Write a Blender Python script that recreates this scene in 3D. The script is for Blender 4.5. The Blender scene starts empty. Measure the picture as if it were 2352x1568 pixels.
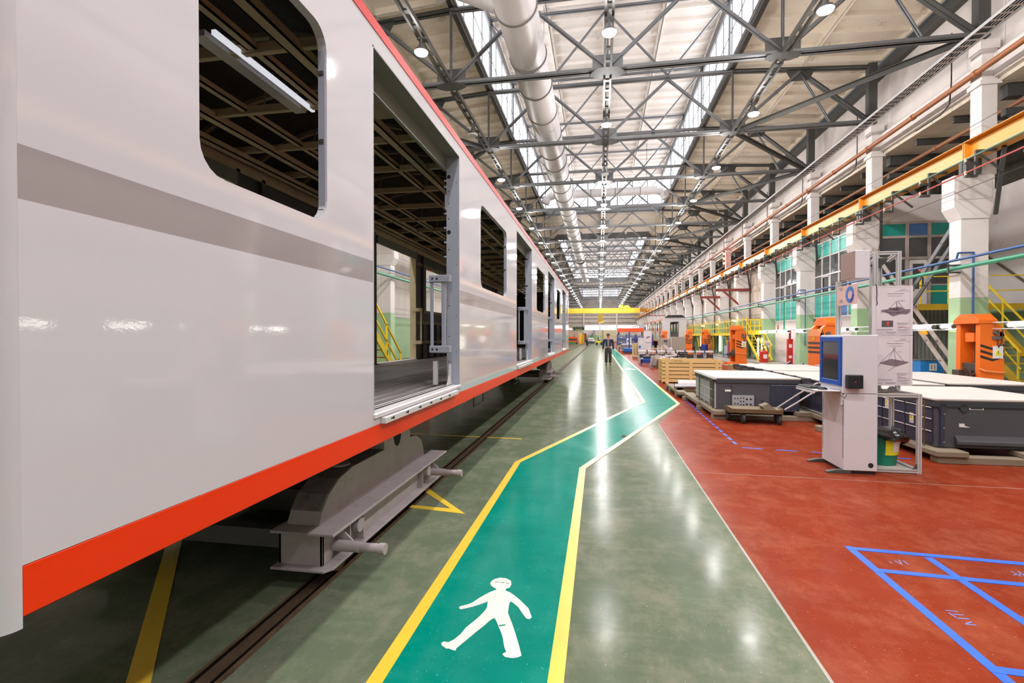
import bpy, bmesh, math, random
from mathutils import Vector, Matrix
random.seed(7)
SC = bpy.context.scene
COL = SC.collection
PI = math.pi

# ------------------------------------------------------------------ camera
cam = bpy.data.cameras.new('camera')
cam.sensor_width = 36.0
cam.lens = 1134.0/2352.0*36.0
cam.clip_end = 400
camera = bpy.data.objects.new('camera', cam)
COL.objects.link(camera)
PSI = math.atan(201/1134.0)
TH = -math.atan(12/1134.0*math.cos(PSI))
camera.location = (0, 0, 1.6)
camera.rotation_euler = (PI/2+TH, 0, PSI)
SC.camera = camera
# ------------------------------------------------------------------ world, exposure
LAMP_W = 214.0        # watts of one high-bay lamp
SKY_E = 5.0           # luminance of the overcast sky seen through the glazing
TUBE_E = 12.0
world = bpy.data.worlds.new('world')
SC.world = world
world.use_nodes = True
wbg = world.node_tree.nodes['Background']
wbg.inputs[0].default_value = (0.80, 0.88, 1.0, 1)
wbg.inputs[1].default_value = 1.0
SC.view_settings.view_transform = 'Standard'
SC.view_settings.look = 'None'
SC.view_settings.gamma = 1.0
SC.view_settings.use_curve_mapping = False
SC.view_settings.exposure = 0.0
SC.cycles.use_denoising = True
SC.cycles.adaptive_threshold = 0.035
SC.cycles.max_bounces = 7
SC.cycles.diffuse_bounces = 3
SC.cycles.glossy_bounces = 3
SC.cycles.transmission_bounces = 2
SC.cycles.sample_clamp_indirect = 6.0
SC.cycles.caustics_reflective = False
SC.cycles.caustics_refractive = False

# ------------------------------------------------------------------ materials
def lin(c):
    c = c/255.0
    return c/12.92 if c <= 0.04045 else ((c+0.055)/1.055)**2.4
def rgb(c): return (lin(c[0]), lin(c[1]), lin(c[2]), 1.0)
MATS = {}
def mat(name, col, rough=0.5, metal=0.0, var=0.08, scale=4.0, coat=0.0, bump=0.0, bscale=40.0, stretch=(1, 1, 1), wear=None, spec=0.5):
    m = bpy.data.materials.new(name); m.use_nodes = True
    nt = m.node_tree; N = nt.nodes; L = nt.links
    b = N['Principled BSDF']
    b.inputs['Roughness'].default_value = rough
    b.inputs['Metallic'].default_value = metal
    b.inputs['Specular IOR Level'].default_value = spec
    b.inputs['Coat Weight'].default_value = coat
    b.inputs['Coat Roughness'].default_value = 0.04
    c = rgb(col)
    tc = N.new('ShaderNodeTexCoord'); mp = N.new('ShaderNodeMapping')
    mp.inputs['Scale'].default_value = stretch
    L.new(tc.outputs['Object'], mp.inputs['Vector'])
    if var > 0 or wear:
        nz = N.new('ShaderNodeTexNoise'); nz.inputs['Scale'].default_value = scale
        nz.inputs['Detail'].default_value = 6; nz.inputs['Roughness'].default_value = 0.6
        L.new(mp.outputs[0], nz.inputs['Vector'])
        rp = N.new('ShaderNodeValToRGB')
        rp.color_ramp.elements[0].position = 0.3; rp.color_ramp.elements[1].position = 0.7
        rp.color_ramp.elements[0].color = tuple(x*(1-var) for x in c[:3])+(1,)
        rp.color_ramp.elements[1].color = tuple(min(1, x*(1+var)) for x in c[:3])+(1,)
        L.new(nz.outputs['Fac'], rp.inputs[0])
        out = rp.outputs[0]
        if wear:      # (colour, scale, threshold, amount): flecks of another colour
            n2 = N.new('ShaderNodeTexNoise'); n2.inputs['Scale'].default_value = wear[1]
            n2.inputs['Detail'].default_value = 8; n2.inputs['Roughness'].default_value = 0.7
            L.new(mp.outputs[0], n2.inputs['Vector'])
            r2 = N.new('ShaderNodeValToRGB')
            r2.color_ramp.elements[0].position = wear[2]; r2.color_ramp.elements[1].position = wear[2]+0.12
            r2.color_ramp.elements[0].color = (0, 0, 0, 1); r2.color_ramp.elements[1].color = (wear[3],)*3+(1,)
            L.new(n2.outputs['Fac'], r2.inputs[0])
            mx = N.new('ShaderNodeMix'); mx.data_type = 'RGBA'
            L.new(r2.outputs[0], mx.inputs['Factor']); L.new(out, mx.inputs['A'])
            mx.inputs['B'].default_value = rgb(wear[0])
            out = mx.outputs['Result']
        L.new(out, b.inputs['Base Color'])
    else:
        b.inputs['Base Color'].default_value = c
    if bump > 0:
        n3 = N.new('ShaderNodeTexNoise'); n3.inputs['Scale'].default_value = bscale; n3.inputs['Detail'].default_value = 3
        L.new(mp.outputs[0], n3.inputs['Vector'])
        bp = N.new('ShaderNodeBump'); bp.inputs['Strength'].default_value = bump; bp.inputs['Distance'].default_value = 0.01
        L.new(n3.outputs['Fac'], bp.inputs['Height']); L.new(bp.outputs[0], b.inputs['Normal'])
        if coat: L.new(bp.outputs[0], b.inputs['Coat Normal'])
    MATS[name] = m
    return m
def emit(name, col, s):
    m = bpy.data.materials.new(name); m.use_nodes = True
    b = m.node_tree.nodes['Principled BSDF']
    b.inputs['Base Color'].default_value = (0.8, 0.8, 0.8, 1)
    b.inputs['Emission Color'].default_value = rgb(col)
    b.inputs['Emission Strength'].default_value = s
    MATS[name] = m
    return m
def floor_mat(name, col, rough, dirt, light, spec=0.26):
    """sealed concrete paint: broad tone patches, swept dust, scratches, worn gloss"""
    m = bpy.data.materials.new(name); m.use_nodes = True
    nt = m.node_tree; N = nt.nodes; L = nt.links; b = N['Principled BSDF']
    tc = N.new('ShaderNodeTexCoord')
    def noise(s, d, r, st=(1, 1, 1), dist=0.0):
        mp = N.new('ShaderNodeMapping'); mp.inputs['Scale'].default_value = st
        L.new(tc.outputs['Object'], mp.inputs['Vector'])
        n = N.new('ShaderNodeTexNoise'); n.inputs['Scale'].default_value = s; n.inputs['Detail'].default_value = d
        n.inputs['Roughness'].default_value = r; n.inputs['Distortion'].default_value = dist
        L.new(mp.outputs[0], n.inputs['Vector']); return n.outputs['Fac']
    def ramp(f, p0, p1, c0, c1):
        r = N.new('ShaderNodeValToRGB')
        r.color_ramp.elements[0].position = p0; r.color_ramp.elements[1].position = p1
        r.color_ramp.elements[0].color = c0; r.color_ramp.elements[1].color = c1
        L.new(f, r.inputs[0]); return r.outputs[0]
    def mix(f, a, bb):
        x = N.new('ShaderNodeMix'); x.data_type = 'RGBA'; L.new(f, x.inputs['Factor']); L.new(a, x.inputs['A'])
        if isinstance(bb, tuple): x.inputs['B'].default_value = bb
        else: L.new(bb, x.inputs['B'])
        return x.outputs['Result']
    b.inputs['Specular IOR Level'].default_value = 0.0
    b.inputs['Coat Weight'].default_value = spec
    b.inputs['Coat IOR'].default_value = 1.45
    g = lambda v: (v, v, v, 1)
    c = rgb(col)
    base = ramp(noise(0.9, 5, 0.6), 0.3, 0.72, tuple(x*0.86 for x in c[:3])+(1,), tuple(x*1.14 for x in c[:3])+(1,))
    base = mix(ramp(noise(2.6, 10, 0.74, (1, .7, 1), 0.15), 0.46, 0.74, g(0), g(0.75)), base, rgb(light))
    base = mix(ramp(noise(22, 5, 0.85, (1, .12, 1), 0.0), 0.64, 0.70, g(0), g(0.30)), base, rgb(light))
    base = mix(ramp(noise(1.7, 7, 0.7, (.4, 1, 1)), 0.55, 0.8, g(0), g(0.45)), base, rgb(dirt))
    base = mix(ramp(noise(4, 10, 0.75, (.35, 1.6, 1), 0.15), 0.52, 0.80, g(0), g(0.4)), base, rgb(light))
    base = mix(ramp(noise(9, 8, 0.8, (1.6, .5, 1), 0.2), 0.58, 0.74, g(0), g(0.3)), base, rgb(dirt))
    spk = tuple(min(1, x*1.5+.12) for x in rgb(light)[:3])+(1,)
    base = mix(ramp(noise(70, 2, 0.5), 0.715, 0.74, g(0), g(0.6)), base, spk)
    L.new(base, b.inputs['Base Color'])
    rr = ramp(noise(2.2, 6, 0.7), 0.3, 0.75, g(rough*0.75), g(rough*1.45))
    L.new(rr, b.inputs['Coat Roughness']); b.inputs['Roughness'].default_value = 0.7
    bp = N.new('ShaderNodeBump'); bp.inputs['Strength'].default_value = 0.035; bp.inputs['Distance'].default_value = 0.01
    L.new(noise(25, 4, 0.6), bp.inputs['Height']); L.new(bp.outputs[0], b.inputs['Normal']); L.new(bp.outputs[0], b.inputs['Coat Normal'])
    MATS[name] = m
    return m

floor_mat('floor_green', (94, 104, 84), 0.14, (58, 72, 54), (140, 136, 118))
floor_mat('floor_red', (124, 47, 27), 0.20, (104, 37, 21), (150, 84, 60))
floor_mat('floor_teal', (0, 124, 108), 0.16, (0, 98, 88), (44, 138, 124))
floor_mat('floor_grey', (150, 146, 138), 0.4, (110, 106, 98), (176, 172, 164))
mat('line_yellow', (226, 190, 60), 0.35, var=0.06, scale=3, wear=((120, 105, 70), 9, 0.66, 0.8))
mat('line_blue', (44, 98, 214), 0.35, var=0.06, wear=((140, 70, 60), 16, 0.66, 0.7))
mat('chalk', (104, 112, 170), 0.7, var=0.1)
mat('paint_white', (226, 216, 208), 0.4, var=0.05, scale=8, wear=((60, 140, 125), 14, 0.72, 0.7))
mat('rail_steel', (74, 60, 48), 0.6, 0.0, var=0.25, scale=9, spec=0.1)
mat('groove', (22, 19, 16), 0.9, spec=0.0, var=0.3, scale=9)
mat('rust_edge', (88, 70, 54), 0.8, var=0.3, scale=12, spec=0.05)
mat('train_white', (200, 196, 203), 0.5, var=0.012, scale=0.6, coat=1.0, bump=0.010, bscale=70, spec=0.3)
mat('train_orange', (232, 52, 2), 0.4, var=0.03, scale=1.0, coat=0.15, spec=0.25)
mat('train_red', (206, 26, 12), 0.45, var=0.03, spec=0.2)
mat('train_band', (152, 142, 144), 0.5, var=0.02, coat=1.0, bump=0.010, bscale=70, spec=0.3)
mat('train_jamb', (158, 162, 176), 0.4, var=0.05, scale=2)
mat('train_lintel', (122, 126, 118), 0.45, var=0.05)
mat('train_primer', (196, 180, 144), 0.55, var=0.12, scale=3)
mat('train_primer_dark', (138, 126, 102), 0.6, var=0.15, scale=3)
mat('train_insulation', (50, 43, 34), 0.9, var=0.35, scale=5, bump=0.4, bscale=14)
mat('train_panel_dark', (84, 84, 84), 0.6, var=0.15, scale=3)
mat('train_deck', (112, 106, 108), 0.5, var=0.30, scale=2.5, stretch=(4, .35, 1), wear=((52, 48, 50), 3, 0.52, 0.8))
mat('train_sill', (206, 202, 204), 0.35, var=0.05, scale=5)
mat('dark_hole', (12, 12, 14), 0.8, var=0)
mat('aluminium', (198, 196, 196), 0.35, 0.25, var=0.04)
mat('chrome', (200, 200, 205), 0.18, 1.0, var=0.02)
mat('trolley_paint', (168, 158, 160), 0.6, var=0.12, scale=5, bump=0.15, bscale=60, wear=((66, 58, 58), 12, 0.62, 0.7))
mat('trolley_dust', (120, 108, 110), 0.85, var=0.25, scale=14, wear=((60, 52, 52), 20, 0.56, 0.8))
mat('trolley_dark', (84, 82, 80), 0.6, var=0.15, scale=5)
mat('wheel_rust', (118, 92, 58), 0.5, 0.3, var=0.3, scale=10)
mat('steel_grey', (98, 98, 99), 0.5, var=0.10, scale=1.5)
mat('steel_dark', (70, 69, 66), 0.55, var=0.10, scale=1.5)
mat('steel_tie', (60, 57, 51), 0.5, var=0.10, scale=1.5)
mat('slab', (224, 212, 194), 0.8, var=0.08, scale=0.8, wear=((150, 136, 112), 1.3, 0.58, 0.6))
mat('slab_lantern', (222, 212, 202), 0.8, var=0.06, scale=0.8, wear=((172, 158, 140), 1.6, 0.6, 0.5))
mat('wall_white', (214, 204, 200), 0.8, var=0.05, scale=0.8, wear=((170, 156, 146), 1.1, 0.6, 0.5))
mat('wall_panel', (218, 208, 202), 0.8, var=0.05, scale=1.0, stretch=(1, 1, .2), wear=((176, 162, 150), 1.6, 0.6, 0.5))
mat('wall_old', (200, 184, 170), 0.85, var=0.10, scale=1.2, wear=((150, 130, 112), 1.4, 0.52, 0.6))
mat('dado_green', (158, 188, 146), 0.55, var=0.05, scale=1.0)
mat('column_white', (224, 216, 212), 0.7, var=0.05, scale=1.5, bump=0.1, bscale=8, wear=((182, 168, 158), 2.2, 0.62, 0.5))
mat('corrugated_white', (208, 198, 198), 0.5, var=0.04, scale=1.0)
mat('corrugated_grey', (150, 146, 142), 0.5, var=0.06, scale=1.0)
mat('teal_panel', (62, 178, 164), 0.35, var=0.10, scale=1.2)
mat('teal_dark', (18, 142, 128), 0.4, var=0.04)
mat('blue_panel', (66, 110, 168), 0.4, var=0.04)
mat('frame_white', (214, 208, 206), 0.4, var=0.03)
mat('frame_old', (170, 156, 148), 0.6, var=0.12, scale=5)
mat('glass_dark', (58, 60, 62), 0.06, var=0.25, scale=0.7, spec=0.8)
mat('crane_yellow', (222, 148, 44), 0.4, var=0.05, scale=1.0)
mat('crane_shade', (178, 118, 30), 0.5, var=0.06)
mat('bridge_yellow', (242, 196, 34), 0.4, var=0.04)
mat('hazard_black', (30, 30, 30), 0.5, var=0.05)
mat('yellow_rail', (232, 200, 30), 0.4, var=0.05)
mat('yellow_old', (196, 158, 30), 0.5, var=0.10, scale=3)
mat('pipe_rust', (160, 98, 58), 0.5, var=0.10, scale=2)
mat('pipe_green', (56, 148, 116), 0.35, var=0.05)
mat('pipe_blue', (54, 92, 150), 0.4, var=0.06)
mat('line_teal', (92, 134, 122), 0.5, var=0.05)
mat('line_red', (186, 88, 84), 0.5, var=0.05)
mat('wire', (50, 48, 48), 0.6, var=0.05)
mat('duct', (190, 183, 182), 0.45, 0.1, var=0.07, scale=1.0, stretch=(1, .6, 1), wear=((120, 108, 100), 1.2, 0.58, 0.6))
mat('duct_ring', (112, 106, 102), 0.5, 0.3, var=0.1)
mat('jack_orange', (238, 112, 28), 0.4, var=0.06, scale=2, wear=((150, 70, 24), 6, 0.66, 0.6))
mat('jack_light', (240, 150, 96), 0.5, var=0.05)
mat('jack_dark', (70, 56, 48), 0.5, var=0.15)
mat('jack_stripe', (46, 38, 40), 0.5, var=0.05)
mat('unit_grey', (76, 73, 80), 0.42, var=0.05, scale=2)
mat('unit_dark', (58, 57, 64), 0.45, var=0.05, scale=2)
mat('unit_blue', (56, 58, 76), 0.42, var=0.05, scale=2)
mat('unit_lid', (204, 192, 186), 0.5, var=0.03, scale=1.0)
mat('unit_light', (170, 166, 170), 0.35, 0.2, var=0.05)
mat('wood_old', (132, 119, 100), 0.8, var=0.18, scale=3, stretch=(.6, 6, 6), wear=((88, 76, 60), 6, 0.56, 0.7))
mat('wood_new', (216, 178, 118), 0.65, var=0.10, scale=3, stretch=(.6, 5, 5), wear=((170, 124, 70), 8, 0.62, 0.5))
mat('wood_dark', (96, 76, 50), 0.8, var=0.2, scale=4)
mat('cabinet_grey', (206, 203, 208), 0.42, var=0.02, scale=2)
mat('cabinet_blue', (20, 74, 164), 0.35, var=0.04)
mat('black_plastic', (34, 34, 38), 0.4, var=0.06)
mat('bag_black', (18, 18, 20), 0.22, var=0.1, bump=0.3, bscale=18)
mat('rubber', (64, 60, 56), 0.75, var=0.12, scale=8)
mat('bin_green', (0, 118, 92), 0.35, var=0.04)
mat('label_yellow', (232, 224, 40), 0.5, var=0.02)
mat('label_white', (226, 220, 220), 0.5, var=0.02)
mat('poster_white', (216, 206, 212), 0.35, var=0.02)
mat('ink', (60, 54, 62), 0.6, var=0)
mat('ink_soft', (120, 108, 116), 0.6, var=0)
mat('ink_red', (150, 60, 70), 0.6, var=0)
mat('drawing_mauve', (124, 106, 118), 0.6, var=0.2, scale=12)
mat('drawing_dark', (74, 64, 74), 0.6, var=0.2, scale=12)
mat('photo_dark', (86, 80, 86), 0.5, var=0.3, scale=30)
mat('photo_red', (220, 70, 40), 0.5, var=0.2, scale=30)
mat('ring_blue', (60, 110, 190), 0.5, var=0.25, scale=14)
mat('ring_deep', (30, 50, 140), 0.5, var=0.1)
mat('pink_sign', (206, 170, 164), 0.5, var=0.03)
mat('speaker_tan', (146, 122, 114), 0.7, var=0.05, scale=10)
mat('red_paint', (196, 40, 32), 0.4, var=0.05)
mat('red_dark', (130, 28, 34), 0.45, var=0.08)
mat('red_bracket', (128, 52, 44), 0.5, var=0.08)
mat('blue_paint', (22, 88, 176), 0.4, var=0.05)
mat('blue_deep', (34, 56, 140), 0.4, var=0.08)
mat('blue_cabinet', (24, 116, 186), 0.4, var=0.04)
mat('grey_cabinet', (158, 148, 138), 0.45, var=0.03)
mat('grey_box', (122, 118, 136), 0.45, var=0.06)
mat('cream', (216, 200, 160), 0.6, var=0.08)
mat('white_wrap', (214, 204, 206), 0.3, var=0.08, scale=8, bump=0.4, bscale=14)
mat('cloth_grey', (176, 164, 160), 0.85, var=0.10, scale=6, bump=0.4, bscale=14)
mat('cardboard', (168, 128, 84), 0.8, var=0.08)
mat('dark_green', (44, 78, 52), 0.5, var=0.1)
mat('shutter', (198, 192, 192), 0.5, var=0.04)
mat('lift_orange', (236, 84, 20), 0.4, var=0.04)
mat('lift_green', (24, 140, 62), 0.5, var=0.05)
mat('forklift_yellow', (240, 210, 20), 0.35, var=0.04)
mat('lamp_housing', (96, 94, 90), 0.5, 0.3, var=0.05)
mat('lamp_off', (196, 194, 188), 0.4, var=0.03)
mat('skin', (196, 138, 112), 0.55, var=0.06)
mat('hair_grey', (96, 90, 86), 0.8, var=0.1)
mat('jacket_navy', (34, 44, 72), 0.8, var=0.12, scale=10, bump=0.2)
mat('shirt_grey', (128, 116, 116), 0.85, var=0.08, scale=10)
mat('trousers_dark', (52, 52, 52), 0.85, var=0.12, scale=10, bump=0.2)
mat('cap_blue', (32, 44, 104), 0.7, var=0.06)
mat('shoe', (40, 36, 34), 0.6, var=0.06)
mat('sign_white', (224, 220, 222), 0.5, var=0.02)
emit('lamp_glow', (255, 250, 240), 26.0)
emit('tube_glow', (255, 250, 238), TUBE_E)
emit('sky_pane', (240, 244, 255), SKY_E)
emit('pane_end', (240, 244, 255), 3.5)
emit('signal_glow', (255, 60, 30), 9.0)
emit('channel_gleam', (240, 244, 255), 0.7)  # gleam of the bare aluminium channel, put in as weak emission
emit('hall_glow', (255, 246, 232), 2.5)

# ------------------------------------------------------------------ geometry helpers
class B:
    """collects simple shapes in world coordinates; build() links them as one mesh object"""
    def __init__(s): s.v = []; s.f = []; s.m = []
    def face(s, pts, mi=0):
        n = len(s.v); s.v += [tuple(p) for p in pts]; s.f.append(tuple(range(n, n+len(pts)))); s.m.append(mi)
    def box(s, x0, x1, y0, y1, z0, z1, mi=0):
        n = len(s.v)
        s.v += [(x0, y0, z0), (x1, y0, z0), (x1, y1, z0), (x0, y1, z0), (x0, y0, z1), (x1, y0, z1), (x1, y1, z1), (x0, y1, z1)]
        for q in ((0, 3, 2, 1), (4, 5, 6, 7), (0, 1, 5, 4), (1, 2, 6, 5), (2, 3, 7, 6), (3, 0, 4, 7)):
            s.f.append(tuple(n+i for i in q)); s.m.append(mi)
        return s
    def bar(s, p, q, w, h, up=(0, 0, 1), mi=0, off=(0, 0)):
        """box beam from p to q, w across, h along up; off shifts the section"""
        p = Vector(p); q = Vector(q); d = (q-p).normalized(); u = Vector(up)
        a = d.cross(u)
        if a.length < 1e-4: a = d.cross(Vector((1, 0, 0)))
        a.normalize(); u = a.cross(d).normalized()
        n = len(s.v)
        for e in (p, q):
            for sa, su in ((-1, -1), (1, -1), (1, 1), (-1, 1)):
                s.v.append(tuple(e+a*(sa*w/2+off[0])+u*(su*h/2+off[1])))
        for t in ((0, 1, 2, 3), (7, 6, 5, 4), (0, 4, 5, 1), (1, 5, 6, 2), (2, 6, 7, 3), (3, 7, 4, 0)):
            s.f.append(tuple(n+i for i in t)); s.m.append(mi)
        return s
    def cyl(s, p, q, r, n=12, r2=None, mi=0, caps=True):
        p = Vector(p); q = Vector(q); d = (q-p).normalized()
        a = d.cross(Vector((0, 0, 1)))
        if a.length < 1e-4: a = Vector((1, 0, 0))
        a.normalize(); b = d.cross(a)
        r2 = r if r2 is None else r2
        k = len(s.v)
        for e, rr in ((p, r), (q, r2)):
            for i in range(n):
                t = 2*PI*i/n
                s.v.append(tuple(e+a*(rr*math.cos(t))+b*(rr*math.sin(t))))
        for i in range(n):
            j = (i+1) % n
            s.f.append((k+i, k+j, k+n+j, k+n+i)); s.m.append(mi)
        if caps:
            s.f.append(tuple(k+i for i in reversed(range(n)))); s.m.append(mi)
            s.f.append(tuple(k+n+i for i in range(n))); s.m.append(mi)
        return s
    def tube(s, pts, r, n=8, mi=0):
        for a, b in zip(pts[:-1], pts[1:]): s.cyl(a, b, r, n, mi=mi)
        for a in pts[1:-1]: s.ball(a, r*1.02, 6, 4, mi)
        return s
    def ball(s, c, r, n=10, m=6, mi=0, sc=(1, 1, 1)):
        k = len(s.v)
        for i in range(m+1):
            th = PI*i/m
            for j in range(n):
                ph = 2*PI*j/n
                s.v.append((c[0]+r*sc[0]*math.sin(th)*math.cos(ph), c[1]+r*sc[1]*math.sin(th)*math.sin(ph), c[2]+r*sc[2]*math.cos(th)))
        for i in range(m):
            for j in range(n):
                a = k+i*n+j; b = k+i*n+(j+1) % n
                s.f.append((a, a+n, b+n, b)); s.m.append(mi)
        return s
    def prism(s, poly, a0, a1, axis='Y', mi=0):
        """poly extruded along axis; poly is (x,z) for Y, (y,z) for X, (x,y) for Z"""
        def P3(p, a):
            return (p[0], a, p[1]) if axis == 'Y' else (a, p[0], p[1]) if axis == 'X' else (p[0], p[1], a)
        n = len(poly); k = len(s.v)
        s.v += [P3(p, a0) for p in poly]+[P3(p, a1) for p in poly]
        s.f.append(tuple(k+i for i in range(n))); s.m.append(mi)
        s.f.append(tuple(k+n+i for i in reversed(range(n)))); s.m.append(mi)
        for i in range(n):
            j = (i+1) % n
            s.f.append((k+j, k+i, k+n+i, k+n+j)); s.m.append(mi)
        return s
    def ring(s, c, axis, r0, r1, w, n=20, mi=0):
        """flat ring (torus of rectangular section) around axis"""
        d = Vector(axis).normalized(); a = d.cross(Vector((0, 0, 1)))
        if a.length < 1e-4: a = Vector((1, 0, 0))
        a.normalize(); b = d.cross(a); c = Vector(c); k = len(s.v)
        for i in range(n):
            t = 2*PI*i/n; e = a*math.cos(t)+b*math.sin(t)
            for rr, ww in ((r0, -w/2), (r1, -w/2), (r1, w/2), (r0, w/2)): s.v.append(tuple(c+e*rr+d*ww))
        for i in range(n):
            j = (i+1) % n
            for q in range(4):
                s.f.append((k+4*i+q, k+4*i+(q+1) % 4, k+4*j+(q+1) % 4, k+4*j+q)); s.m.append(mi)
        return s
    def angles(s, p, q, size, n=(0, 1, 0), t=0.014, gap=0.02, flip=1):
        """a pair of steel angles back to back, as in a riveted truss; n is normal to the truss plane"""
        p = Vector(p); q = Vector(q); d = (q-p).normalized(); n = Vector(n); u = n.cross(d).normalized()*flip
        if u.z < -1e-6: u = -u
        for sg in (-1, 1):
            o = n*sg*(gap/2+size/2)-u*(size/2-t/2)
            s.bar(p+o, q+o, size, t, up=u)
            o = n*sg*(gap/2+t/2)
            s.bar(p+o, q+o, t, size, up=u)
        return s
    def build(s, name, m, parent=None, smooth=False, bevel=0.0, seg=1, local=False):
        off = Vector((0, 0, 0)); p = None if local else parent
        while p: off += p.location; p = p.parent
        me = bpy.data.meshes.new(name)
        me.from_pydata([(x-off.x, y-off.y, z-off.z) for x, y, z in s.v], [], s.f)
        ms = m if isinstance(m, (list, tuple)) else [m]
        for x in ms: me.materials.append(MATS[x])
        if len(ms) > 1: me.polygons.foreach_set('material_index', s.m)
        bm = bmesh.new(); bm.from_mesh(me)
        bmesh.ops.recalc_face_normals(bm, faces=bm.faces)
        if bevel > 0:
            es = [e for e in bm.edges if len(e.link_faces) == 2 and e.calc_face_angle(0) > 0.6]
            bmesh.ops.bevel(bm, geom=es, offset=bevel, segments=seg, affect='EDGES', clamp_overlap=True)
        bm.to_mesh(me); bm.free()
        if smooth:
            me.polygons.foreach_set('use_smooth', [True]*len(me.polygons))
            try: me.set_sharp_from_angle(angle=0.7)
            except Exception: pass
        o = bpy.data.objects.new(name, me); COL.objects.link(o)
        if parent: o.parent = parent
        return o
def thing(name, label, cat, loc=(0, 0, 0), group=None):
    o = bpy.data.objects.new(name, None); COL.objects.link(o); o.empty_display_size = 0.2
    o.location = loc; o['label'] = label; o['category'] = cat
    if group: o['group'] = group
    return o
def tag(o, label, cat, group=None, kind=None):
    o['label'] = label; o['category'] = cat
    if group: o['group'] = group
    if kind: o['kind'] = kind
    return o
def struct(name, loc=(0, 0, 0)):
    o = bpy.data.objects.new(name, None); COL.objects.link(o); o.location = loc; o['kind'] = 'structure'; return o
def copy_mesh(src, name, parent, loc):
    """another object that shares the mesh of src"""
    o = bpy.data.objects.new(name, src.data); COL.objects.link(o); o.parent = parent; o.location = loc; return o
KIDS = {}
def dup(root, loc, rotz=None, label=None):
    r = root.copy(); COL.objects.link(r); r.location = loc
    if rotz is not None: r.rotation_euler = (0, 0, rotz)
    if label: r['label'] = label
    for ch in list(root.children):
        c = ch.copy(); COL.objects.link(c); c.parent = r
        for g in list(ch.children):
            d = g.copy(); COL.objects.link(d); d.parent = c
    return r
ORD = ('nearest second third fourth fifth sixth seventh eighth ninth tenth eleventh twelfth thirteenth fourteenth fifteenth sixteenth '
       'seventeenth eighteenth nineteenth twentieth twenty-first twenty-second twenty-third twenty-fourth twenty-fifth twenty-sixth twenty-seventh').split()
def nth(i): return 'nearest' if i == 0 else ORD[i]+' nearest'
XC = 0.25                      # middle of the hall
YS = [16.9+6*k for k in range(24)]      # column and truss axes in view
# ================================================================== the hall shell
fl = B().box(-16, 16, -14, 162, -0.2, 0).build('floor', 'floor_green'); fl['kind'] = 'structure'
def patch(name, poly, z0, z1, m): return B().prism(poly, z0, z1, 'Z').build(name, m, fl)
def strip(pts, w):
    """outline of a painted line of width w through pts, mitred at its corners"""
    P = [Vector(p) for p in pts]; L = []; R = []
    for i, p in enumerate(P):
        d0 = (p-P[i-1]).normalized() if i > 0 else (P[1]-p).normalized()
        d1 = (P[i+1]-p).normalized() if i < len(P)-1 else d0
        t = (d0+d1).normalized(); n = Vector((-t.y, t.x)); k = 1/max(0.3, n.dot(Vector((-d0.y, d0.x))))
        L.append(tuple(p+n*w/2*k)); R.append(tuple(p-n*w/2*k))
    return L+R[::-1]
patch('red_floor', [(1.06, -8), (1.06, 9.35), (1.886, 12.2), (1.886, 152), (6.9, 152), (6.9, 7.3), (4.9, 6.75), (4.7, -8)], 0, 0.002, 'floor_red')
patch('grey_floor', [(6.9, 7.3), (6.9, 152), (15.3, 152), (15.3, 7.3)], 0, 0.0015, 'floor_grey')
patch('floor_seam', strip([(1.06, -6), (1.06, 9.35)], 0.018), 0, 0.0025, 'floor_grey')
WL = [(-1.02, -6), (-1.02, 6.17), (1.07, 12.42), (1.07, 150)]
WR = [(-0.19, -6), (-0.20, 6.02), (1.846, 12.21), (1.846, 150)]
patch('walkway', WL+WR[::-1], 0, 0.004, 'floor_teal')
patch('yellow_line', strip(WL, 0.075), 0, 0.006, 'line_yellow')
patch('yellow_line', strip(WR, 0.075), 0, 0.006, 'line_yellow')
PED = [(-0.676, 3.159), (-0.644, 3.184), (-0.603, 3.182), (-0.567, 3.156), (-0.555, 3.114), (-0.56, 3.07), (-0.581, 3.05), (-0.577, 3.026), (-0.546, 3.011), (-0.516, 2.983), (-0.474, 2.938), (-0.44, 2.894), (-0.407, 2.851), (-0.376, 2.764), (-0.386, 2.745), (-0.405, 2.748), (-0.431, 2.788), (-0.467, 2.852), (-0.5, 2.889), (-0.525, 2.91), (-0.528, 2.878), (-0.521, 2.819), (-0.519, 2.79), (-0.5, 2.742), (-0.478, 2.691), (-0.444, 2.603), (-0.411, 2.512), (-0.381, 2.422), (-0.399, 2.404), (-0.426, 2.395), (-0.46, 2.397), (-0.477, 2.414), (-0.471, 2.428), (-0.461, 2.434), (-0.481, 2.48), (-0.5, 2.544), (-0.518, 2.59), (-0.545, 2.647), (-0.568, 2.697), (-0.585, 2.721), (-0.605, 2.69), (-0.624, 2.638), (-0.653, 2.576), (-0.675, 2.522), (-0.697, 2.47), (-0.719, 2.42), (-0.716, 2.402), (-0.734, 2.404), (-0.758, 2.413), (-0.768, 2.409), (-0.798, 2.429), (-0.808, 2.446), (-0.8, 2.462), (-0.773, 2.462), (-0.751, 2.489), (-0.73, 2.542), (-0.717, 2.606), (-0.697, 2.652), (-0.674, 2.711), (-0.656, 2.772), (-0.649, 2.814), (-0.657, 2.868), (-0.657, 2.887), (-0.673, 2.871), (-0.7, 2.842), (-0.739, 2.81), (-0.779, 2.783), (-0.799, 2.772), (-0.813, 2.791), (-0.803, 2.808), (-0.771, 2.829), (-0.745, 2.859), (-0.723, 2.907), (-0.698, 2.95), (-0.672, 2.989), (-0.649, 3.016), (-0.634, 3.029), (-0.648, 3.045), (-0.679, 3.07), (-0.694, 3.104), (-0.689, 3.134)]
patch('pedestrian_sign', PED[::-1], 0, 0.006, 'paint_white')
b = B()
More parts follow.
